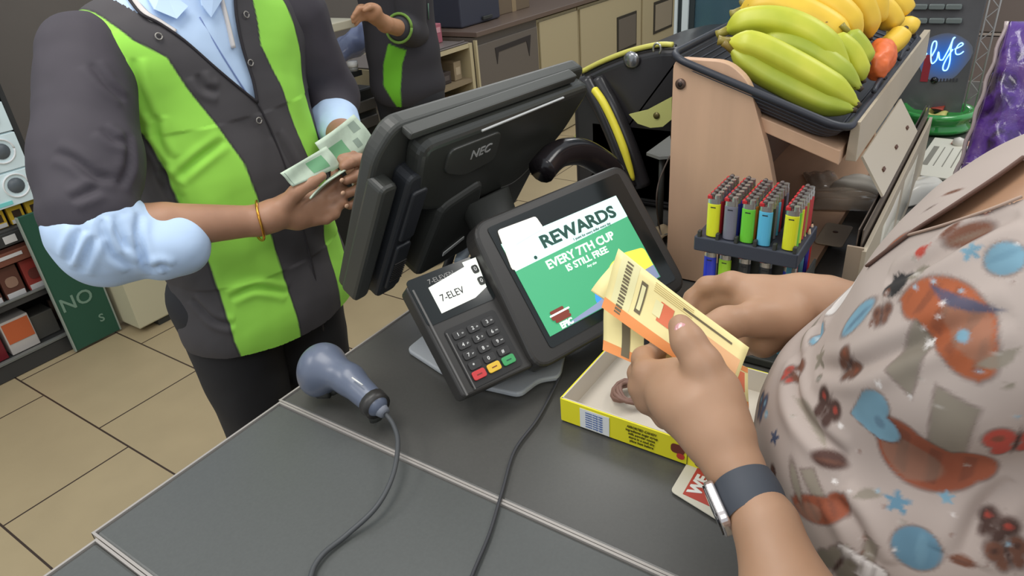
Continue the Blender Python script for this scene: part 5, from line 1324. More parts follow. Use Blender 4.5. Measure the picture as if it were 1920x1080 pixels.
Vp = fuv([(205, -80), (250, 18), (300, 45), (345, 76), (400, 124), (440, 158), (482, 192), (474, 150), (455, 90), (443, 30), (438, -80)])
cz_ = V[Fq].mean(1); cN = N[Fq].mean(1)
vin = inpoly(cz_[:, 0], cz_[:, 2], Vp) > 0
keep = (cz_[:, 2] > .800) & ~(vin & (cN[:, 1] < .2)) & (cz_[:, 2] < 1.475)
npobj('smock', Vd, Fq[keep], attr_mat('smock_cloth', .78), MN, paint=pc)
# shirt under the smock
sh = [ell((.79, 1.245, 1.27), (.197, .124, .227), k=.06), cap((.66, 1.23, 1.385), (.93, 1.23, 1.385), .068, .068, .06), cap((.80, 1.222, 1.42), (.80, 1.205, 1.49), .078, .068, .04)]
V2, F2 = isomesh(sh, .005); V2 = relax(V2, F2, 2); V2 = V2 + vnormals(V2, F2)*(.002*vnoise(V2, 30, 3))[:, None]
c2_ = V2[F2].mean(1); npobj('shirt', V2, F2[(c2_[:, 2] > 1.12) & (c2_[:, 2] < 1.49)], m_shirt, MN)
I = off(MN)
b = MB(); b.tube(surfpath([(230, -20), (262, 24), (300, 45), (345, 76), (400, 124), (440, 158), (482, 192)], .001), .0028, n=6, M=I); b.tube(surfpath([(482, 192), (474, 150), (455, 90), (443, 30), (440, -20)], .001), .0028, n=6, M=I); b.tube(surfpath([(482, 192), (510, 250), (540, 330), (565, 420), (590, 520), (606, 620)], .001), .0018, n=6, M=I); b.build('smock_edge', mat('smock_dark_edge', (44, 40, 44), .8), MN)
for ln in ([(228, -30), (268, 18), (300, 40), (330, 60)], [(412, -20), (428, 40), (440, 90)]):
    b = MB(); b.tube(surfpath(ln, -.004), .007, n=6, M=I, flat=.5); b.build('smock_facing', mat('facing_pale', (214, 208, 204), .8), MN, label='pale inner facing of the smock')
for p in ((297, 69), (460, 28), (468, 118), (484, 226)):
    h_, n_ = hit(*p)
    if h_ is None: continue
    qd = Vector(n_).to_track_quat('Z', 'Y').to_matrix().to_4x4(); Mx = I @ Matrix.Translation(h_ + n_*.003) @ qd
    b = MB(); P = [(.0052*math.cos(a), .0052*math.sin(a), 0) for a in np.linspace(0, 2*PI, 15)]; b.tube(P, .0013, n=6, M=Mx); b.build('snap_button', mat('snap_metal', (150, 146, 140), .35, .4), MN)
# shirt collar wings, and the shirt placket as a painted shade line
def wing(pts, m_, nm, up=.006):
    P = []
    for p in pts:
        h_, n_ = hit(*p)
        if h_ is None: h_ = at(p[0], p[1], Y=1.12); n_ = np.array([0, -1., 0])
        P.append(h_ + n_*up)
    k = len(P); vs = [I @ Vector(p) for p in P] + [I @ Vector(p + np.array([0, .003, 0])) for p in P]
    b = MB(); b.add(vs, [list(range(k)), list(range(k, 2*k))[::-1]] + [[i, (i+1) % k, (i+1) % k + k, i+k] for i in range(k)]); return b.build(nm, m_, MN)
wing([(262, -30), (308, -20), (352, 14), (330, 38), (290, 22)], m_shirt, 'collar')
wing([(372, -22), (400, -30), (414, 0), (394, 34), (378, 12)], m_shirt, 'collar')
b = MB(); b.tube(surfpath([(376, 30), (412, 90), (450, 150), (470, 180)], -.006), .0012, n=5, M=I); b.build('placket_shade', mat('shirt_shadow', (128, 146, 196), .8), MN)
# green collar of the smock
def collar_f(u, v):
    a = math.radians(-32 + 244*u); r = .083 + .012*v + .006*math.sin(3*a)
    return I @ Vector((.798 + r*math.cos(a)*1.02, 1.218 + r*math.sin(a)*.92, 1.446 + .034*(1-v) + .012*math.sin(a) - .010*v))
b = MB(); b.grid(collar_f, 30, 5, thick=.003); b.build('smock_collar', mat('smock_green', (150, 216, 78), .78), MN, label='green collar')
# sleeves
V, Fq = isomesh([cap(sh_r+[-.004, .005, -.01], sh_r*.4+el_r*.6+[-.012, 0, 0], .072, .074, .03), cap(sh_r*.4+el_r*.6+[-.012, 0, 0], el_r+[-.004, -.002, .035], .074, .070, .03)], .0045); N = vnormals(V, Fq)
hs = hitter(V, Fq); w_ = .0035*vnoise(V, 26, 12)
for ln in ([(170, 120), (200, 160), (232, 190)], [(100, 285), (140, 300), (180, 330), (215, 335)], [(130, 375), (160, 362), (190, 350)], [(190, 240), (215, 262), (235, 268)], [(225, 350), (240, 310), (238, 250)]):
    w_ = w_ + crease(V, N, [hs(*p)[0] for p in ln], .004, .006)
V = V + N*w_[:, None]
npobj('sleeve', V, Fq, m_smock, MN)
mid = el_l*.75+sh_l*.25
V, Fq = isomesh([cap(sh_l+[-.01, 0, -.01], el_l+[-.005, -.015, .045], .082, .060, .03), cap(el_l+[-.005, -.02, .045], el_l*.72+wr_l*.28+[0, 0, .02], .058, .050, .03)], .0045)
V = V + vnormals(V, Fq)*(.004*vnoise(V, 30, 13))[:, None]
npobj('sleeve', V, Fq, m_smock, MN)
# rolled blue cuffs
cf = at(326, 458, Y=1.055)
V, Fq = isomesh([cap(el_r+[-.004, -.004, .012], el_r+[.0, -.01, -.02], .072, .068, .03), cap(el_r+[0, 0, -.014], cf+[0, 0, -.004], .066, .050, .02), cap(cf-[.018, -.006, 0], cf+[.004, -.002, 0], .053, .053, .004)], .004)
N = vnormals(V, Fq); hs = hitter(V, Fq); w_ = .004*vnoise(V, 30, 21)
for ln in ([(150, 512), (165, 470), (178, 440)], [(190, 410), (196, 440), (215, 480), (250, 500)], [(215, 405), (222, 440), (240, 470)], [(130, 490), (140, 460), (150, 430)], [(262, 400), (258, 440), (272, 490), (290, 515)], [(288, 508), (300, 500), (318, 506)]):
    w_ = w_ + crease(V, N, [hs(*p)[0] for p in ln], .0055, .0055)
V = V + N*w_[:, None]
npobj('rolled_cuff', V, Fq, m_shirt, MN)
c1 = el_l*.42+wr_l*.58
V, Fq = isomesh([cap(el_l*.72+wr_l*.28, c1, .046, .041, .006), cap(el_l*.62+wr_l*.38+[0, 0, .01], el_l*.5+wr_l*.5+[0, 0, .004], .052, .047, .004)], .004)
V = V + vnormals(V, Fq)*(.002*vnoise(V, 60, 22))[:, None]
npobj('rolled_cuff', V, Fq, m_shirt, MN)
# gold bracelet
ax = Vector(YH(520, 398, .99) - el_r).normalized(); qd = ax.to_track_quat('Z', 'Y').to_matrix().to_4x4()
b_ = thing('bracelet', 'thin gold bracelet on the wrist of the cashier', 'bracelet', tuple(wr_r + np.array([.002, 0, -.001])))
b = MB(); P = [qd @ Vector(((.0335*math.cos(a)), (.0335*math.sin(a)), .003*math.sin(a*2))) for a in np.linspace(0, 2*PI, 40)]
b.tube(P, .0024, n=8); b.build('bangle', mat('gold', (206, 150, 60), .25, .9), b_)
# banknotes
m_note = mat('banknote_pale_green', (196, 212, 190), .6, noise=.10, scale=45)
def sheet4(nm, lb, cat, q4, m_, bow=.006, group=None, thick=.0006, nu=20, nv=8, deco=None):
    q4 = [np.array(q, float) for q in q4]; c0_ = np.mean(q4, 0)
    t_ = thing(nm, lb, cat, c0_, None, group)
    nn = np.cross(q4[1]-q4[0], q4[3]-q4[0]); nn /= np.linalg.norm(nn)
    if nn @ (CAM-c0_) < 0: nn = -nn
    def fn(u, v, up=0.0):
        return Vector((q4[0]*(1-u)+q4[1]*u)*(1-v)+(q4[3]*(1-u)+q4[2]*u)*v - c0_ + nn*(bow*math.sin(PI*u)+.0015*math.sin(6*v+5*u)+up))
    b = MB(); b.grid(lambda u, v: fn(u, v), nu, nv, thick=thick); b.build('paper', m_, t_)
    return t_, fn
def patch(t_, fn, nm, u0, u1, v0, v1, m_, up=.0009, label=None, mask=None, nu=8, nv=6):
    b = MB()
    b.grid(lambda u, v: fn(u0+(u1-u0)*u, v0+(v1-v0)*v, up), nu, nv); return b.build(nm, m_, t_, label=label)
m_ng = mat('note_green', (120, 176, 130), .6); m_nd = mat('note_grey_green', (150, 166, 150), .6)
for k, (q4, lb) in enumerate((
    ([YH(590, 268, .958), YH(664, 214, .975), YH(707, 268, .962), YH(622, 322, .945)], 'pale green banknote with green print, upper right of the two held by the cashier'),
    ([YH(525, 325, .960), YH(612, 274, .952), YH(640, 312, .942), YH(549, 350, .948)], 'pale banknote whose corner points left above the cashier\'s thumb'))):
    t_, fn = sheet4('banknote', lb, 'banknote', q4, m_note, .004, 'banknotes in the cashier\'s hands')
    if k == 0:
        patch(t_, fn, 'portrait_print', .12, .45, .35, .85, m_ng); patch(t_, fn, 'value_print', .72, .90, .12, .40, m_nd); patch(t_, fn, 'number_print', .60, .72, .55, .8, m_nd)
    else:
        patch(t_, fn, 'border_print', .04, .055, .1, .9, m_nd); patch(t_, fn, 'portrait_print', .45, .8, .2, .8, m_ng)
t_, fn = sheet4('banknote', 'folded stack of banknotes seen edge-on between the cashier\'s hands', 'banknote', [YH(580, 372, .935), YH(646, 316, .930), YH(650, 312, .955), YH(586, 366, .962)], m_note, .003, thick=.003)

# ------------------------------------------------------------------ the customer
WM = thing('person', 'customer in a blouse printed with mushrooms and butterflies, holding lottery tickets', 'person', (.62, -.12, 0))
hD = lambda px, py, D: at(px, py, D=D)
# near (left) hand with the watch
wl = hD(1406, 932, .615)
near = chain([np.array([.30, -.10, 1.03]), hD(1476, 1110, .595), hD(1436, 985, .605), wl, hD(1384, 880, .628)], [.042, .0325, .0248, .0215, .0222], .006)
near += [cap(hD(1368, 868, .63), hD(1315, 768, .645), .0235, .031, .008), cap(hD(1330, 820, .64), hD(1262, 742, .672), .023, .025, .008), cap(hD(1366, 815, .635), hD(1350, 730, .642), .0225, .018, .010),
         ell(hD(1290, 742, .664), (.038, .032, .032), k=.01)]
near += chain([hD(1345, 745, .64), hD(1318, 684, .637), hD(1290, 640, .640), hD(1276, 612, .645)], [.0190, .0160, .0142, .0112], .008)     # thumb
near += chain([hD(1262, 702, .672), hD(1212, 700, .690), hD(1206, 672, .715), hD(1240, 650, .735)], [.0155, .0125, .0105, .0090], .008)
near += chain([hD(1248, 726, .678), hD(1204, 726, .700), hD(1198, 700, .728), hD(1232, 672, .745)], [.0155, .0125, .0105, .0090], .008)
near += chain([hD(1252, 752, .682), hD(1216, 752, .705), hD(1212, 726, .732), hD(1246, 702, .748)], [.0150, .0120, .0100, .0085], .008)
near += chain([hD(1280, 782, .682), hD(1248, 782, .704), hD(1244, 758, .728), hD(1268, 738, .742)], [.0135, .0105, .0090, .0075], .008)
# far (right) hand
far = chain([hD(1760, 640, .80), hD(1640, 600, .80), hD(1548, 566, .80), hD(1500, 562, .80)], [.040, .034, .027, .026], .006)
far += [cap(hD(1500, 562, .80), hD(1418, 562, .79), .027, .024, .01), ell(hD(1440, 575, .79), (.031, .033, .029), k=.01), cap(hD(1480, 600, .79), hD(1430, 640, .79), .022, .018, .01)]
far += chain([hD(1475, 596, .775), hD(1418, 597, .755), hD(1362, 606, .735), hD(1318, 617, .722)], [.024, .0165, .0150, .0118], .012)         # thumb
far += chain([hD(1425, 545, .79), hD(1372, 532, .79), hD(1325, 538, .805), hD(1300, 560, .81), hD(1292, 580, .805)], [.0155, .0125, .0108, .0098, .0085], .008)
far += chain([hD(1418, 572, .795), hD(1368, 560, .80), hD(1330, 570, .812), hD(1312, 596, .81)], [.0150, .0122, .0105, .0088], .008)
far += chain([hD(1420, 605, .80), hD(1378, 605, .808), hD(1350, 618, .815), hD(1342, 640, .81)], [.0145, .0118, .0100, .0085], .008)
far += chain([hD(1428, 640, .80), hD(1400, 645, .806), hD(1378, 655, .81), hD(1368, 670, .805)], [.0130, .0105, .0090, .0075], .008)
A1 = isomesh(near, .0026); A2 = isomesh(far, .0028)
A1 = (relax(A1[0], A1[1], 2), A1[1]); A2 = (relax(A2[0], A2[1], 2), A2[1])
lsh = np.array([.44, -.235, 1.335]); rsh = np.array([.77, -.175, 1.325])
RS = np.array([[1, 0, 0], [0, .83, -.56], [0, .56, .83]])
def trunk(g, k=.05):
    return [ell((.605, -.030, 1.085), (.165-g, .172-g, .150-g), k=k), ell((.61, -.060, 1.00), (.165-g, .155-g, .20-g), k=k), ell((.605, -.030, 1.248), (.165-g, .090-g, .155-g), RS, k=.03), ell((.61, -.150, 1.28), (.165-g, .10-g, .10-g), k=.04)]
hpw, gw, Rw = headprims((.58, -.235, 1.60), (-.05, .86, -.5), s=.97)
upper = hpw + trunk(.008) + [cap((.60, -.20, 1.38), (.585, -.225, 1.55), .050, .050, .02), cap(lsh, rsh, .040, .040, .02),
        cap(lsh, (.30, -.10, 1.03), .043, .041, .008), cap(rsh, (.86, .01, 1.12), .044, .042, .008),
        cap((.86, .01, 1.12), hD(1740, 632, .80), .042, .041, .006), ell((.62, -.14, .86), (.15, .11, .12), k=.02)]
for x in (.54, .70): upper += [cap((x, -.14, .82), (x, -.13, .46), .092, .06, .03), cap((x, -.13, .46), (x, -.14, .10), .058, .042, .02)]
A3 = isomesh(upper, .006)
V, Fq = joinm([A1, A2, A3])
npobj('body', V, Fq, m_skB, WM)
facebits(WM, gw, Rw, .97, hairlen=.22, hm=mat('hair_brown', (70, 46, 34), .6, bump=.6, scale=60))
# thumb nails
m_nail = mat('nail_pink', (206, 150, 150), .2, coat=.6)
I = off(WM)
def nail(c, along, m_, w=.0068, l=.009, lift=.0):
    c = np.array(c); a = Vector(along).normalized(); n_ = Vector(CAM-c).normalized(); n_ = (n_-a*n_.dot(a)).normalized(); s_ = a.cross(n_)
    Mx = Matrix(((s_.x, a.x, n_.x, c[0]), (s_.y, a.y, n_.y, c[1]), (s_.z, a.z, n_.z, c[2]), (0, 0, 0, 1)))
    b = MB(); bm = bmesh.new(); bmesh.ops.create_uvsphere(bm, u_segments=14, v_segments=10, radius=1); bmesh.ops.scale(bm, vec=(w, l, .0026), verts=bm.verts); b.addbm(bm, 0, True, I @ Mx); b.build('thumbnail', m_, WM)
d_ = hD(1276, 612, .645)-hD(1300, 652, .638); c_ = hD(1280, 622, .644); nn = CAM-c_; nn /= np.linalg.norm(nn); nail(c_+nn*.0125, d_, m_nail)
d_ = hD(1318, 617, .722)-hD(1362, 606, .735); c_ = hD(1323, 616, .724); nn = CAM-c_; nn /= np.linalg.norm(nn); nail(c_+nn*.0105, d_, m_nail)
# trousers, shoes
tp = [ell((.62, -.14, .84), (.170, .125, .12), k=.05)]
for x in (.54, .70): tp += [cap((x, -.14, .80), (x, -.13, .46), .102, .075, .03), cap((x, -.13, .46), (x, -.14, .10), .072, .062, .02)]
V, Fq = isomesh(tp, .009); npobj('trousers', V, Fq, mat('jeans_blue', (52, 62, 86), .8, noise=.1, scale=30), WM)
for x in (.54, .70):
    V, Fq = isomesh([cap((x, -.17, .048), (x, -.02, .036), .042, .034, .03)], .006); V[:, 2] = np.maximum(V[:, 2], .003); npobj('shoe', V, Fq, mat('shoe_white', (206, 204, 200), .5), WM)
# blouse
bl = trunk(0) + [cap(lsh+[.02, 0, -.01], rsh-[.02, 0, .01], .06, .06, .03), ell((.62, -.11, .88), (.165, .140, .12), k=.05)]
V, Fq = isomesh(bl, .0022); V = relax(V, Fq, 2); N = vnormals(V, Fq)
V = V + N*(.0050*vnoise(V, 22, 31, 2))[:, None]
ymax = .038 + np.clip((V[:, 2]-.938)/.03, 0, 1)**1.5*.2
V[:, 1] = np.minimum(V[:, 1], ymax); N = vnormals(V, Fq)
hitb = hitter(V, Fq); w_ = np.zeros(len(V))
for ln in ([(1900, 585), (1800, 610), (1700, 650), (1600, 690), (1530, 690)], [(1520, 600), (1500, 660), (1490, 740), (1530, 810), (1590, 860)], [(1910, 400), (1820, 440), (1740, 490), (1660, 530)], [(1560, 560), (1540, 600), (1530, 640)], [(1640, 1060), (1600, 980), (1560, 930)], [(1800, 1050), (1840, 960), (1900, 900)]):
    w_ = w_ + crease(V, N, [hitb(*p)[0] for p in ln], .0045, .006)
V = V + N*w_[:, None]; N = vnormals(V, Fq); hitb = hitter(V, Fq)
pink = lin((176, 162, 154)); paint = np.tile(pink, (len(V), 1)) * (1 + .03*vnoise(V, 40, 5))[:, None]
MOT = (1+.28*vnoise(V, 60, 41))[:, None]*np.array([1, 1, 1.]) 
cols = {'orange': (160, 88, 56), 'dorange': (140, 78, 56), 'brown': (112, 74, 58), 'dbrown': (74, 52, 46), 'grey': (134, 126, 112), 'blue': (98, 134, 154), 'lblue': (118, 156, 174), 'dblue': (66, 76, 100), 'black': (50, 48, 48), 'red': (172, 70, 58), 'white': (222, 216, 212)}
def comp(mask, c, a=1.0, sel=slice(None)):
    k = (np.clip(mask, 0, 1)*a)[:, None]; paint[sel] = paint[sel]*(1-k)+lin(cols[c])*MOT[sel]*k
def motif(px0, px1, kind, c, c2='grey', w=.5):
    """px0 -> px1: foot and head of the motif as seen; drawn in cloth metres round the point it sits on"""
    p0, n0 = hitb(*px0); p1, n1 = hitb(*px1)
    if p0 is None or p1 is None: return
    ctr = (p0+p1)/2; ax = p1-p0; L = np.linalg.norm(ax)
    if L < 1e-4 or L > .25: return
    n_ = n0+n1; n_ /= np.linalg.norm(n_); v = ax-n_*(ax@n_); v /= np.linalg.norm(v); u = np.cross(v, n_)
    d = V-ctr; sel = np.where((np.abs(d).max(1) < L*1.6+.01) & (N@n_ > -.1))[0]
    if not len(sel): return
    a = (d[sel]@u)/L; b = (d[sel]@v)/L
    s_ = L/.0018
    def put_(sd, col, al=1.0, line=False):
        if line: comp(np.clip((sd+.0016/L)*s_+.5, 0, 1), 'dbrown', .55, sel)
        comp(np.clip(sd*s_+.5, 0, 1), col, al, sel)
    el_ = lambda x, y, rx, ry: (1-np.sqrt(((a-x)/rx)**2+((b-y)/ry)**2))*min(rx, ry)
    if kind == 'mush':
        wob = .03*np.sin(7*a+3*b)
        stem = np.minimum(.115-np.abs(a+.10*np.sin(b*3+.6))+.05*(-b), np.minimum(b+.5, .2-b)); put_(stem, c2, .85, True)
        capm = np.maximum(np.minimum(el_(0, .06, w*.95, .42), b+.02+wob), np.maximum(el_(-w*.62, .08, .17, .15), el_(w*.62, .10, .19, .17)))
        put_(capm, c, 1, True); put_(np.minimum(capm-.05, .03-np.abs(np.sin(14*a+4*b))*.09+.02), 'dbrown', .35); put_(np.minimum(capm-.02, el_(w*.5, .28, .35, .2)), c2, .35)
    elif kind == 'fly':
        for s in (-1, 1): put_(np.maximum(el_(s*.28, .16+.1*0, .24, .30), el_(s*.20, -.22, .15, .24)), c, .95, True); put_(el_(s*.30, .18, .10, .10), c2, .8)
        put_(el_(0, 0, .05, .42), 'dbrown')
    elif kind == 'star':
        r = np.hypot(a, b); th = np.arctan2(a, b); put_(.5*(.45+.55*np.abs(np.cos(2.5*th))**2.2)-r, c)
    elif kind == 'leaf': put_(el_(0, 0, w*.5, .52), c, 1, L > .02); put_(el_(w*.1, 0, w*.12, .42), c2, .5)
    elif kind == 'heart':
        put_(np.maximum(np.maximum(el_(-.22, .12, .27, .3), el_(.22, .12, .27, .3)), np.minimum(.48-np.abs(a)*1.05-np.abs(b+.06)*.95, .2-b)), c, 1, True); put_(el_(.1, .1, .12, .1), c2, .4)
    elif kind == 'drop': put_(np.maximum(el_(0, -.14, w*.5, .32), np.minimum((.5-b)*w*.55-np.abs(a), b+.14)), c)
    elif kind == 'swoosh': put_(w*.28*(1-(2*np.abs(b)/1.0)**2)-np.abs(a-.35*(b*b-.1)), c, .85)
M_ = [((1668, 702), (1835, 545), 'mush', 'orange', 'grey', .52), ((1815, 765), (1705, 905), 'mush', 'dorange', 'grey', .40), ((1880, 590), (1740, 540), 'swoosh', 'dblue', 'dblue', .3),
      ((1600, 775), (1680, 785), 'heart', 'lblue', 'dblue', .5), ((1715, 1065), (1722, 990), 'leaf', 'blue', 'lblue', 1.0), ((1520, 880), (1545, 985), 'mush', 'dorange', 'grey', .62), ((1485, 872), (1500, 935), 'leaf', 'grey', 'grey', .25),
      ((1920, 470), (1850, 500), 'leaf', 'lblue', 'blue', 1.1), ((1822, 490), (1822, 455), 'star', 'lblue'), ((1538, 655), (1545, 690), 'star', 'grey'), ((1680, 965), (1684, 918), 'star', 'blue'), ((1448, 835), (1456, 805), 'star', 'dblue'), ((1462, 1035), (1468, 1010), 'star', 'grey'),
      ((1580, 700), (1600, 668), 'fly', 'brown', 'dorange'), ((1535, 790), (1560, 740), 'fly', 'dbrown', 'red'), ((1650, 610), (1655, 570), 'fly', 'brown', 'dbrown'), ((1895, 850), (1915, 800), 'fly', 'red', 'brown'), ((1850, 1010), (1880, 960), 'fly', 'dbrown', 'red'), ((1900, 1070), (1880, 1010), 'fly', 'brown', 'dbrown'),
      ((1422, 790), (1436, 735), 'fly', 'dblue', 'lblue'), ((1448, 870), (1452, 898), 'leaf', 'dbrown', 'brown', .7), ((1468, 715), (1496, 690), 'fly', 'red', 'brown'), ((1495, 740), (1555, 840), 'swoosh', 'grey', 'grey', .3), ((1525, 855), (1585, 868), 'leaf', 'dbrown', 'brown', .5),
      ((1673, 545), (1676, 515), 'drop', 'black', 'black', 1.0), ((1688, 545), (1686, 512), 'drop', 'black', 'black', 1.0), ((1580, 625), (1638, 565), 'leaf', 'lblue', 'dblue', .45), ((1545, 575), (1600, 562), 'leaf', 'grey', 'grey', .4), ((1500, 660), (1540, 590), 'swoosh', 'grey', 'grey', .3),
      ((1870, 385), (1835, 395), 'heart', 'red', 'brown', .6), ((1775, 455), (1860, 425), 'leaf', 'brown', 'grey', .5), ((1715, 480), (1745, 455), 'drop', 'red', 'red', .6), ((1762, 445), (1800, 415), 'leaf', 'brown', 'dbrown', .4), ((1660, 470), (1700, 440), 'leaf', 'orange', 'orange', .4),
      ((1770, 365), (1803, 355), 'leaf', 'brown', 'brown', .3), ((1735, 395), (1752, 385), 'leaf', 'dbrown', 'dbrown', .3), ((1600, 520), (1628, 505), 'leaf', 'dbrown', 'dbrown', .25), ((1915, 655), (1830, 690), 'swoosh', 'grey', 'grey', .6), ((1600, 930), (1655, 925), 'swoosh', 'grey', 'grey', .7),
      ((1508, 1020), (1530, 1075), 'swoosh', 'dbrown', 'dbrown', .2), ((1640, 1020), (1600, 1075), 'mush', 'white', 'grey', .5), ((1585, 1040), (1560, 1075), 'fly', 'grey', 'grey'), ((1760, 935), (1790, 930), 'star', 'lblue'), ((1880, 720), (1905, 730), 'star', 'grey'), ((1735, 640), (1750, 648), 'star', 'white'),
      ((1780, 1045), (1830, 1060), 'leaf', 'brown', 'dbrown', .5), ((1460, 960), (1475, 985), 'leaf', 'grey', 'grey', .5), ((1440, 660), (1450, 650), 'leaf', 'grey', 'grey', .5), ((1640, 720), (1655, 722), 'star', 'white'), ((1700, 740), (1712, 744), 'star', 'white'), ((1560, 900), (1572, 905), 'star', 'white'), ((1800, 620), (1812, 640), 'leaf', 'lblue', 'lblue', .7)]
for a_ in M_: motif(*a_)
for k in range(50):
    x, y = 1400+rng.rand()*520, 430+rng.rand()*640
    h_, n_ = hitb(x, y)
    if h_ is not None: motif((x, y), (x+5+4*rng.rand(), y+4*rng.rand()), 'leaf', ['lblue', 'white', 'grey', 'brown'][k % 4], 'white', .9)
# prints on the parts of the cloth the photograph does not show
for k in range(60):
    th = rng.rand()*2*PI; z = .80+.5*rng.rand(); i0 = np.argmin((V[:, 0]-.61-.16*math.cos(th))**2+(V[:, 1]+.1-.17*math.sin(th))**2+(V[:, 2]-z)**2)
    vd = V[i0]-CAM
    if N[i0]@vd < .1*np.linalg.norm(vd): continue
    d = V-V[i0]; n_ = N[i0]; v = np.cross(n_, rng.randn(3)); v /= np.linalg.norm(v); u = np.cross(v, n_); a = d@u; b_2 = d@v
    R_s = .014+.016*rng.rand(); m = np.where(N@n_ > .2, np.clip((R_s*(.6+.4*np.cos(3*np.arctan2(a, b_2)))-np.sqrt(a*a+b_2*b_2+(d@n_)**2))/.002, 0, 1), 0)
    comp(m, ['orange', 'brown', 'lblue', 'grey', 'red'][k % 5])
# opening of the neckline
cen = V[Fq].mean(1); cN = N[Fq].mean(1)
nk = [hitb(*p)[0] for p in ((1705, 443), (1790, 388), (1870, 335), (1918, 300), (2000, 245), (2130, 180), (2180, 330), (2000, 372), (1917, 374), (1850, 398), (1770, 425))]
ok = [p for p in nk if p is not None]
if len(ok) >= 5:
    poly = np.array(ok); c_ = poly.mean(0); uu, ss, vv = np.linalg.svd(poly-c_)
    nrm = vv[2]
    if nrm @ (CAM-c_) < 0: nrm = -nrm
    P2 = np.stack([(poly-c_)@vv[0], (poly-c_)@vv[1]], 1)
    inn = inpoly((cen-c_)@vv[0], (cen-c_)@vv[1], P2)
    cut = (inn > 0) & (cN@nrm > 0) & (np.linalg.norm(cen-c_, axis=1) < .25)
    print('NECK', len(ok))
else: cut = np.zeros(len(Fq), bool)
neckhole = (np.hypot(cen[:, 0]-.60, cen[:, 1]+.21) < .07) & (cen[:, 2] > 1.30)
npobj('blouse', V, Fq[(~cut) & (~neckhole) & (cen[:, 2] > .80)], attr_mat('printed_blouse', .8), WM, paint=paint)
b = MB()
q_ = [hitb(*p) for p in ((1630, 500), (1705, 443), (1790, 388), (1870, 335), (1918, 300))]; q_ = [h_+n_*.0015 for h_, n_ in q_ if h_ is not None]
len(q_) > 1 and b.tube(smoothpath(q_, 6), .0030, n=8, M=I, flat=.5); b.build('neck_seam', mat('seam_gap_shade', (104, 78, 68), .8), WM)  # trim along the opening, coloured dark for the shadow gap
q_ = [hitb(*p) for p in ((1705, 443), (1770, 425), (1850, 398), (1917, 372))]; q_ = [h_+n_*.0015 for h_, n_ in q_ if h_ is not None]
b = MB(); len(q_) > 1 and b.tube(smoothpath(q_, 6), .0022, n=8, M=I, flat=.5); b.build('neck_seam', mat('seam_pink', (176, 152, 136), .8), WM)
# sleeves: short, over both upper arms
for s0, e0 in ((lsh, (.385, -.185, 1.22)), (rsh, (.815, -.085, 1.22))):
    V, Fq = isomesh([cap(s0, e0, .060, .064, .03)], .006); npobj('sleeve', V, Fq, mat('blouse_plain', (196, 178, 166), .8), WM)
# watch
wt = thing('smart_watch', 'watch with a dark grey strap and pale metal case on the customer\'s near wrist', 'watch', tuple(wl))
ax = Vector(hD(1372, 880, .628)-hD(1430, 1000, .603)).normalized(); qd = ax.to_track_quat('Z', 'Y').to_matrix()
rr_ = .0232
b = MB()
def band(u, v, r):
    a = 2*PI*u; return qd @ Vector((r*math.cos(a)*1.06, r*math.sin(a), (v-.5)*.030))
b.grid(lambda u, v: band(u, v, rr_+.0016*math.sin(PI*v)), 48, 6); b.grid(lambda u, v: band(1-u, v, rr_-.002), 48, 2); b.build('strap', mat('strap_grey', (62, 66, 74), .65), wt)
side = Vector(hD(1350, 940, .615)-hD(1420, 925, .615)); side = (side-ax*side.dot(ax)).normalized(); nrm3 = side; t3_ = ax.cross(nrm3)
Mx = Matrix(((ax.x, t3_.x, nrm3.x, 0), (ax.y, t3_.y, nrm3.y, 0), (ax.z, t3_.z, nrm3.z, 0), (0, 0, 0, 1)))
b = MB(); b.prism(rrect(.040, .034, .009, 5), rr_-.001, rr_+.007, M=Mx, bev=.002, seg=3); b.build('case', mat('case_silver', (214, 206, 204), .2, .85), wt, label='pale polished metal case')
b = MB(); b.prism(rrect(.036, .030, .008, 5), rr_+.0068, rr_+.0085, M=Mx, bev=.0006); b.build('glass', mat('watch_glass', (24, 24, 28), .08), wt)
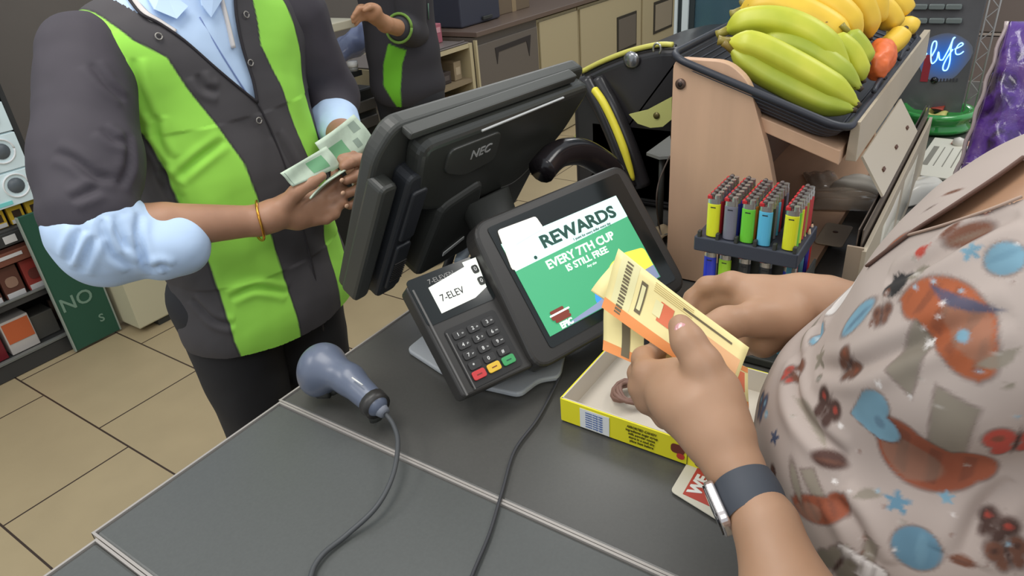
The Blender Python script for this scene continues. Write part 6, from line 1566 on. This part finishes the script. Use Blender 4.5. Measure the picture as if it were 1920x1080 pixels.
# lottery tickets
m_tk = mat('ticket_pale_yellow', (246, 230, 164), .5, noise=.03, scale=30); m_to = mat('ticket_orange', (238, 150, 82), .5); m_tl = mat('ticket_cream', (240, 232, 176), .5); m_tc = mat('ticket_code', (112, 100, 74), .6)
m_tr = mat('ticket_salmon', (226, 118, 80), .5)
tk = (([hD(1160, 466, .735), hD(1404, 652, .70), hD(1372, 742, .70), hD(1128, 576, .742)], 'upper pale yellow and orange ticket held between the customer\'s thumbs', .004),
      ([hD(1134, 562, .762), hD(1402, 690, .735), hD(1404, 770, .735), hD(1130, 656, .765)], 'lower pale orange ticket showing below the upper one', .003),
      ([hD(1108, 545, .775), hD(1150, 492, .772), hD(1300, 600, .76), hD(1280, 660, .76)], 'rearmost ticket with a torn yellow corner in front of the rewards screen', .002))
for k, (q4, lb, bow) in enumerate(tk):
    t_, fn = sheet4('lottery_ticket', lb, 'ticket', q4, m_tk, bow, 'tickets in the customer\'s hands')
    if k == 0:
        patch(t_, fn, 'bottom_border', 0, 1, .82, 1, m_to); patch(t_, fn, 'cream_band', .05, .20, .02, .80, m_tl, .0008)
        for j in range(16):
            v0 = .06+.056*j; patch(t_, fn, 'barcode_line', .098, .148, v0, v0+(.038 if j % 3 else .026), m_tc, .0013, nu=3, nv=3)
        patch(t_, fn, 'title_box', .235, .285, .18, .72, m_tc, .0013)
        patch(t_, fn, 'title_inner', .245, .275, .24, .66, m_tl, .0016)
        patch(t_, fn, 'orange_disc', .40, .50, .28, .62, m_tr, .0012); patch(t_, fn, 'yellow_disc', .36, .42, .30, .56, m_tl, .0015)
        for j in range(5): patch(t_, fn, 'fine_print', .33+.0*j, .62, .05+.035*j, .062+.035*j, mat('ticket_print', (200, 176, 110), .6), .0010, nu=10, nv=1)
        patch(t_, fn, 'serial_print', .55, .9, .12, .16, m_tc, .0012); patch(t_, fn, 'salmon_panel', .62, .98, .30, .80, mat('ticket_peach', (232, 180, 130), .5), .0010)
    elif k == 1:
        patch(t_, fn, 'top_border', 0, 1, .0, .12, m_to); patch(t_, fn, 'bottom_border', 0, 1, .80, 1, m_to); patch(t_, fn, 'barcode', .14, .20, .2, .95, m_tc, .0012)
        patch(t_, fn, 'serial_print', .30, .34, .35, .60, m_dk, .0012); patch(t_, fn, 'red_panel', .82, .98, .15, .6, m_tr, .0012); patch(t_, fn, 'black_marks', .78, .81, .15, .7, m_tc, .0014)
    else:
        patch(t_, fn, 'salmon_corner', .0, .2, .3, .9, mat('ticket_peach', (232, 180, 130), .5), .0010)

# ------------------------------------------------------------------ the second member of staff
P2_ = thing('person', 'second staff member in a dark smock with one green stripe before the back cabinets', 'person', (2.42, 2.28, 0))
hand2 = at(684, 22, Y=2.05); w2 = at(722, 45, Y=2.08); e2 = at(778, 62, Y=2.16)
hp2, g2, R2 = headprims((2.40, 2.20, 1.66), (-.8, -.45, -.35))
body2 = hp2 + [cap((2.43, 2.27, 1.45), (2.41, 2.22, 1.60), .056, .055, .03), ell((2.43, 2.28, 1.25), (.12, .15, .22), k=.05), cap((2.36, 2.12, 1.38), e2, .048, .042, .02), cap(e2, w2, .040, .030, .02), cap((2.50, 2.42, 1.38), (2.46, 2.44, 1.12), .048, .042, .02),
        cap((2.46, 2.42, 1.14), (2.25, 2.30, 1.20), .040, .03, .02), cap(w2, hand2+[.03, 0, -.01], .029, .032, .02), ell(hand2+[.035, 0, 0], (.045, .03, .024), k=.02)]
for j, (dx, dz) in enumerate(((-.055, .012), (-.065, .0), (-.060, -.014), (-.045, -.026))): body2 += chain([hand2+[.01, .004*j, .008-.010*j], hand2+[dx*.55, .004*j, dz+.002], hand2+[dx, .004*j, dz-.012]], [.0115, .010, .008], .006)
body2 += chain([hand2+[.03, -.02, .01], hand2+[-.005, -.032, .016], hand2+[-.03, -.03, .010]], [.013, .011, .009], .006)
V, Fq = isomesh(body2, .005); npobj('body', relax(V, Fq, 1), Fq, m_skB if False else skinmat('skin_tan', (176, 128, 94), (190, 142, 108)), P2_)
facebits(P2_, g2, R2, 1.0)
tb = [ell((2.44, 2.28, 1.25), (.145, .18, .24), k=.06), ell((2.44, 2.28, 1.0), (.15, .18, .26), k=.06), ell((2.44, 2.28, .85), (.155, .185, .12), k=.05), cap((2.38, 2.14, 1.37), (2.49, 2.41, 1.37), .075, .075, .05)]
V, Fq = isomesh(tb, .007); V = relax(V, Fq, 2); hit2 = hitter(V, Fq); N = vnormals(V, Fq)
pp = [hit2(*p)[0] for p in ((728, 82), (748, 90), (762, 94), (754, 120), (751, 170), (753, 211), (724, 206), (719, 160), (719, 120))]
ps = [p for p in pp if p is not None]
pc = np.tile(lin((58, 56, 60)), (len(V), 1))
ez = .785
if len(ps) > 4:
    ps = np.array(ps); c_ = ps.mean(0); e1 = np.cross([0, 0, 1.], (CAM-c_)*[1, 1, 0]); e1 /= np.linalg.norm(e1); P2d = np.stack([(ps-c_)@e1, (ps-c_)[:, 2]], 1)
    fc = N@((CAM-c_)/np.linalg.norm(CAM-c_)) > 0
    m = np.where(fc, np.clip(inpoly((V-c_)@e1, (V-c_)[:, 2], P2d)/.004+.5, 0, 1), 0)[:, None]; pc = pc*(1-m)+lin((112, 186, 46))*m
cen = V[Fq].mean(1); npobj('smock', V, Fq[cen[:, 2] > ez], attr_mat('smock_cloth_far', .8), P2_, paint=pc)
V, Fq = isomesh([cap((2.37, 2.12, 1.37), e2*.9+w2*.1, .072, .062, .02), cap(e2, e2*.55+w2*.45, .062, .056, .02)], .006); npobj('sleeve', V, Fq, mat('smock_far', (58, 56, 60), .8), P2_)
V, Fq = isomesh([cap((2.50, 2.43, 1.37), (2.46, 2.44, 1.14), .072, .062, .02)], .006); npobj('sleeve', V, Fq, MATS['smock_far'], P2_)
I = off(P2_); q1 = e2*.55+w2*.45; ax2 = Vector(w2-e2).normalized(); qd2 = ax2.to_track_quat('Z', 'Y').to_matrix()
b = MB(); P = [Vector(q1+np.array(ax2)*.03)+qd2 @ Vector((.057*math.cos(a), .057*math.sin(a), 0)) for a in np.linspace(0, 2*PI, 24)]; b.tube(P, .006, n=8, M=I); b.build('sleeve_trim', mat('trim_green', (112, 150, 60), .7), P2_)
lg = [ell((2.44, 2.28, .84), (.14, .17, .12), k=.05)]
for y in (2.19, 2.37): lg += [cap((2.44, y, .80), (2.45, y, .45), .095, .075, .03), cap((2.45, y, .45), (2.46, y, .09), .072, .056, .02)]
V, Fq = isomesh(lg, .010); npobj('trousers', V, Fq, m_trs, P2_)
for y in (2.19, 2.37):
    V, Fq = isomesh([cap((2.49, y, .05), (2.34, y-.03, .038), .044, .036, .03)], .008); V[:, 2] = np.maximum(V[:, 2], .003); npobj('shoe', V, Fq, MATS['shoe_black'], P2_)
c_ = hit2(790, 22)
if c_[0] is not None:
    fa = Vector(c_[1]); qd3 = fa.to_track_quat('Z', 'Y').to_matrix().to_4x4()
    for j in range(4):
        h_, n_ = hit2(784+j*6, 20)
        if h_ is None: continue
        b = MB(); d0, d1_ = hit2(784+j*6, 6), hit2(785+j*6, 36)
        if d0[0] is None or d1_[0] is None: continue
        b.tube([d0[0]+d0[1]*.002, d1_[0]+d1_[1]*.002], .003, n=6, M=I); b.build('logo_stripe', mat('logo_grey_green', (96, 124, 108), .7), P2_)
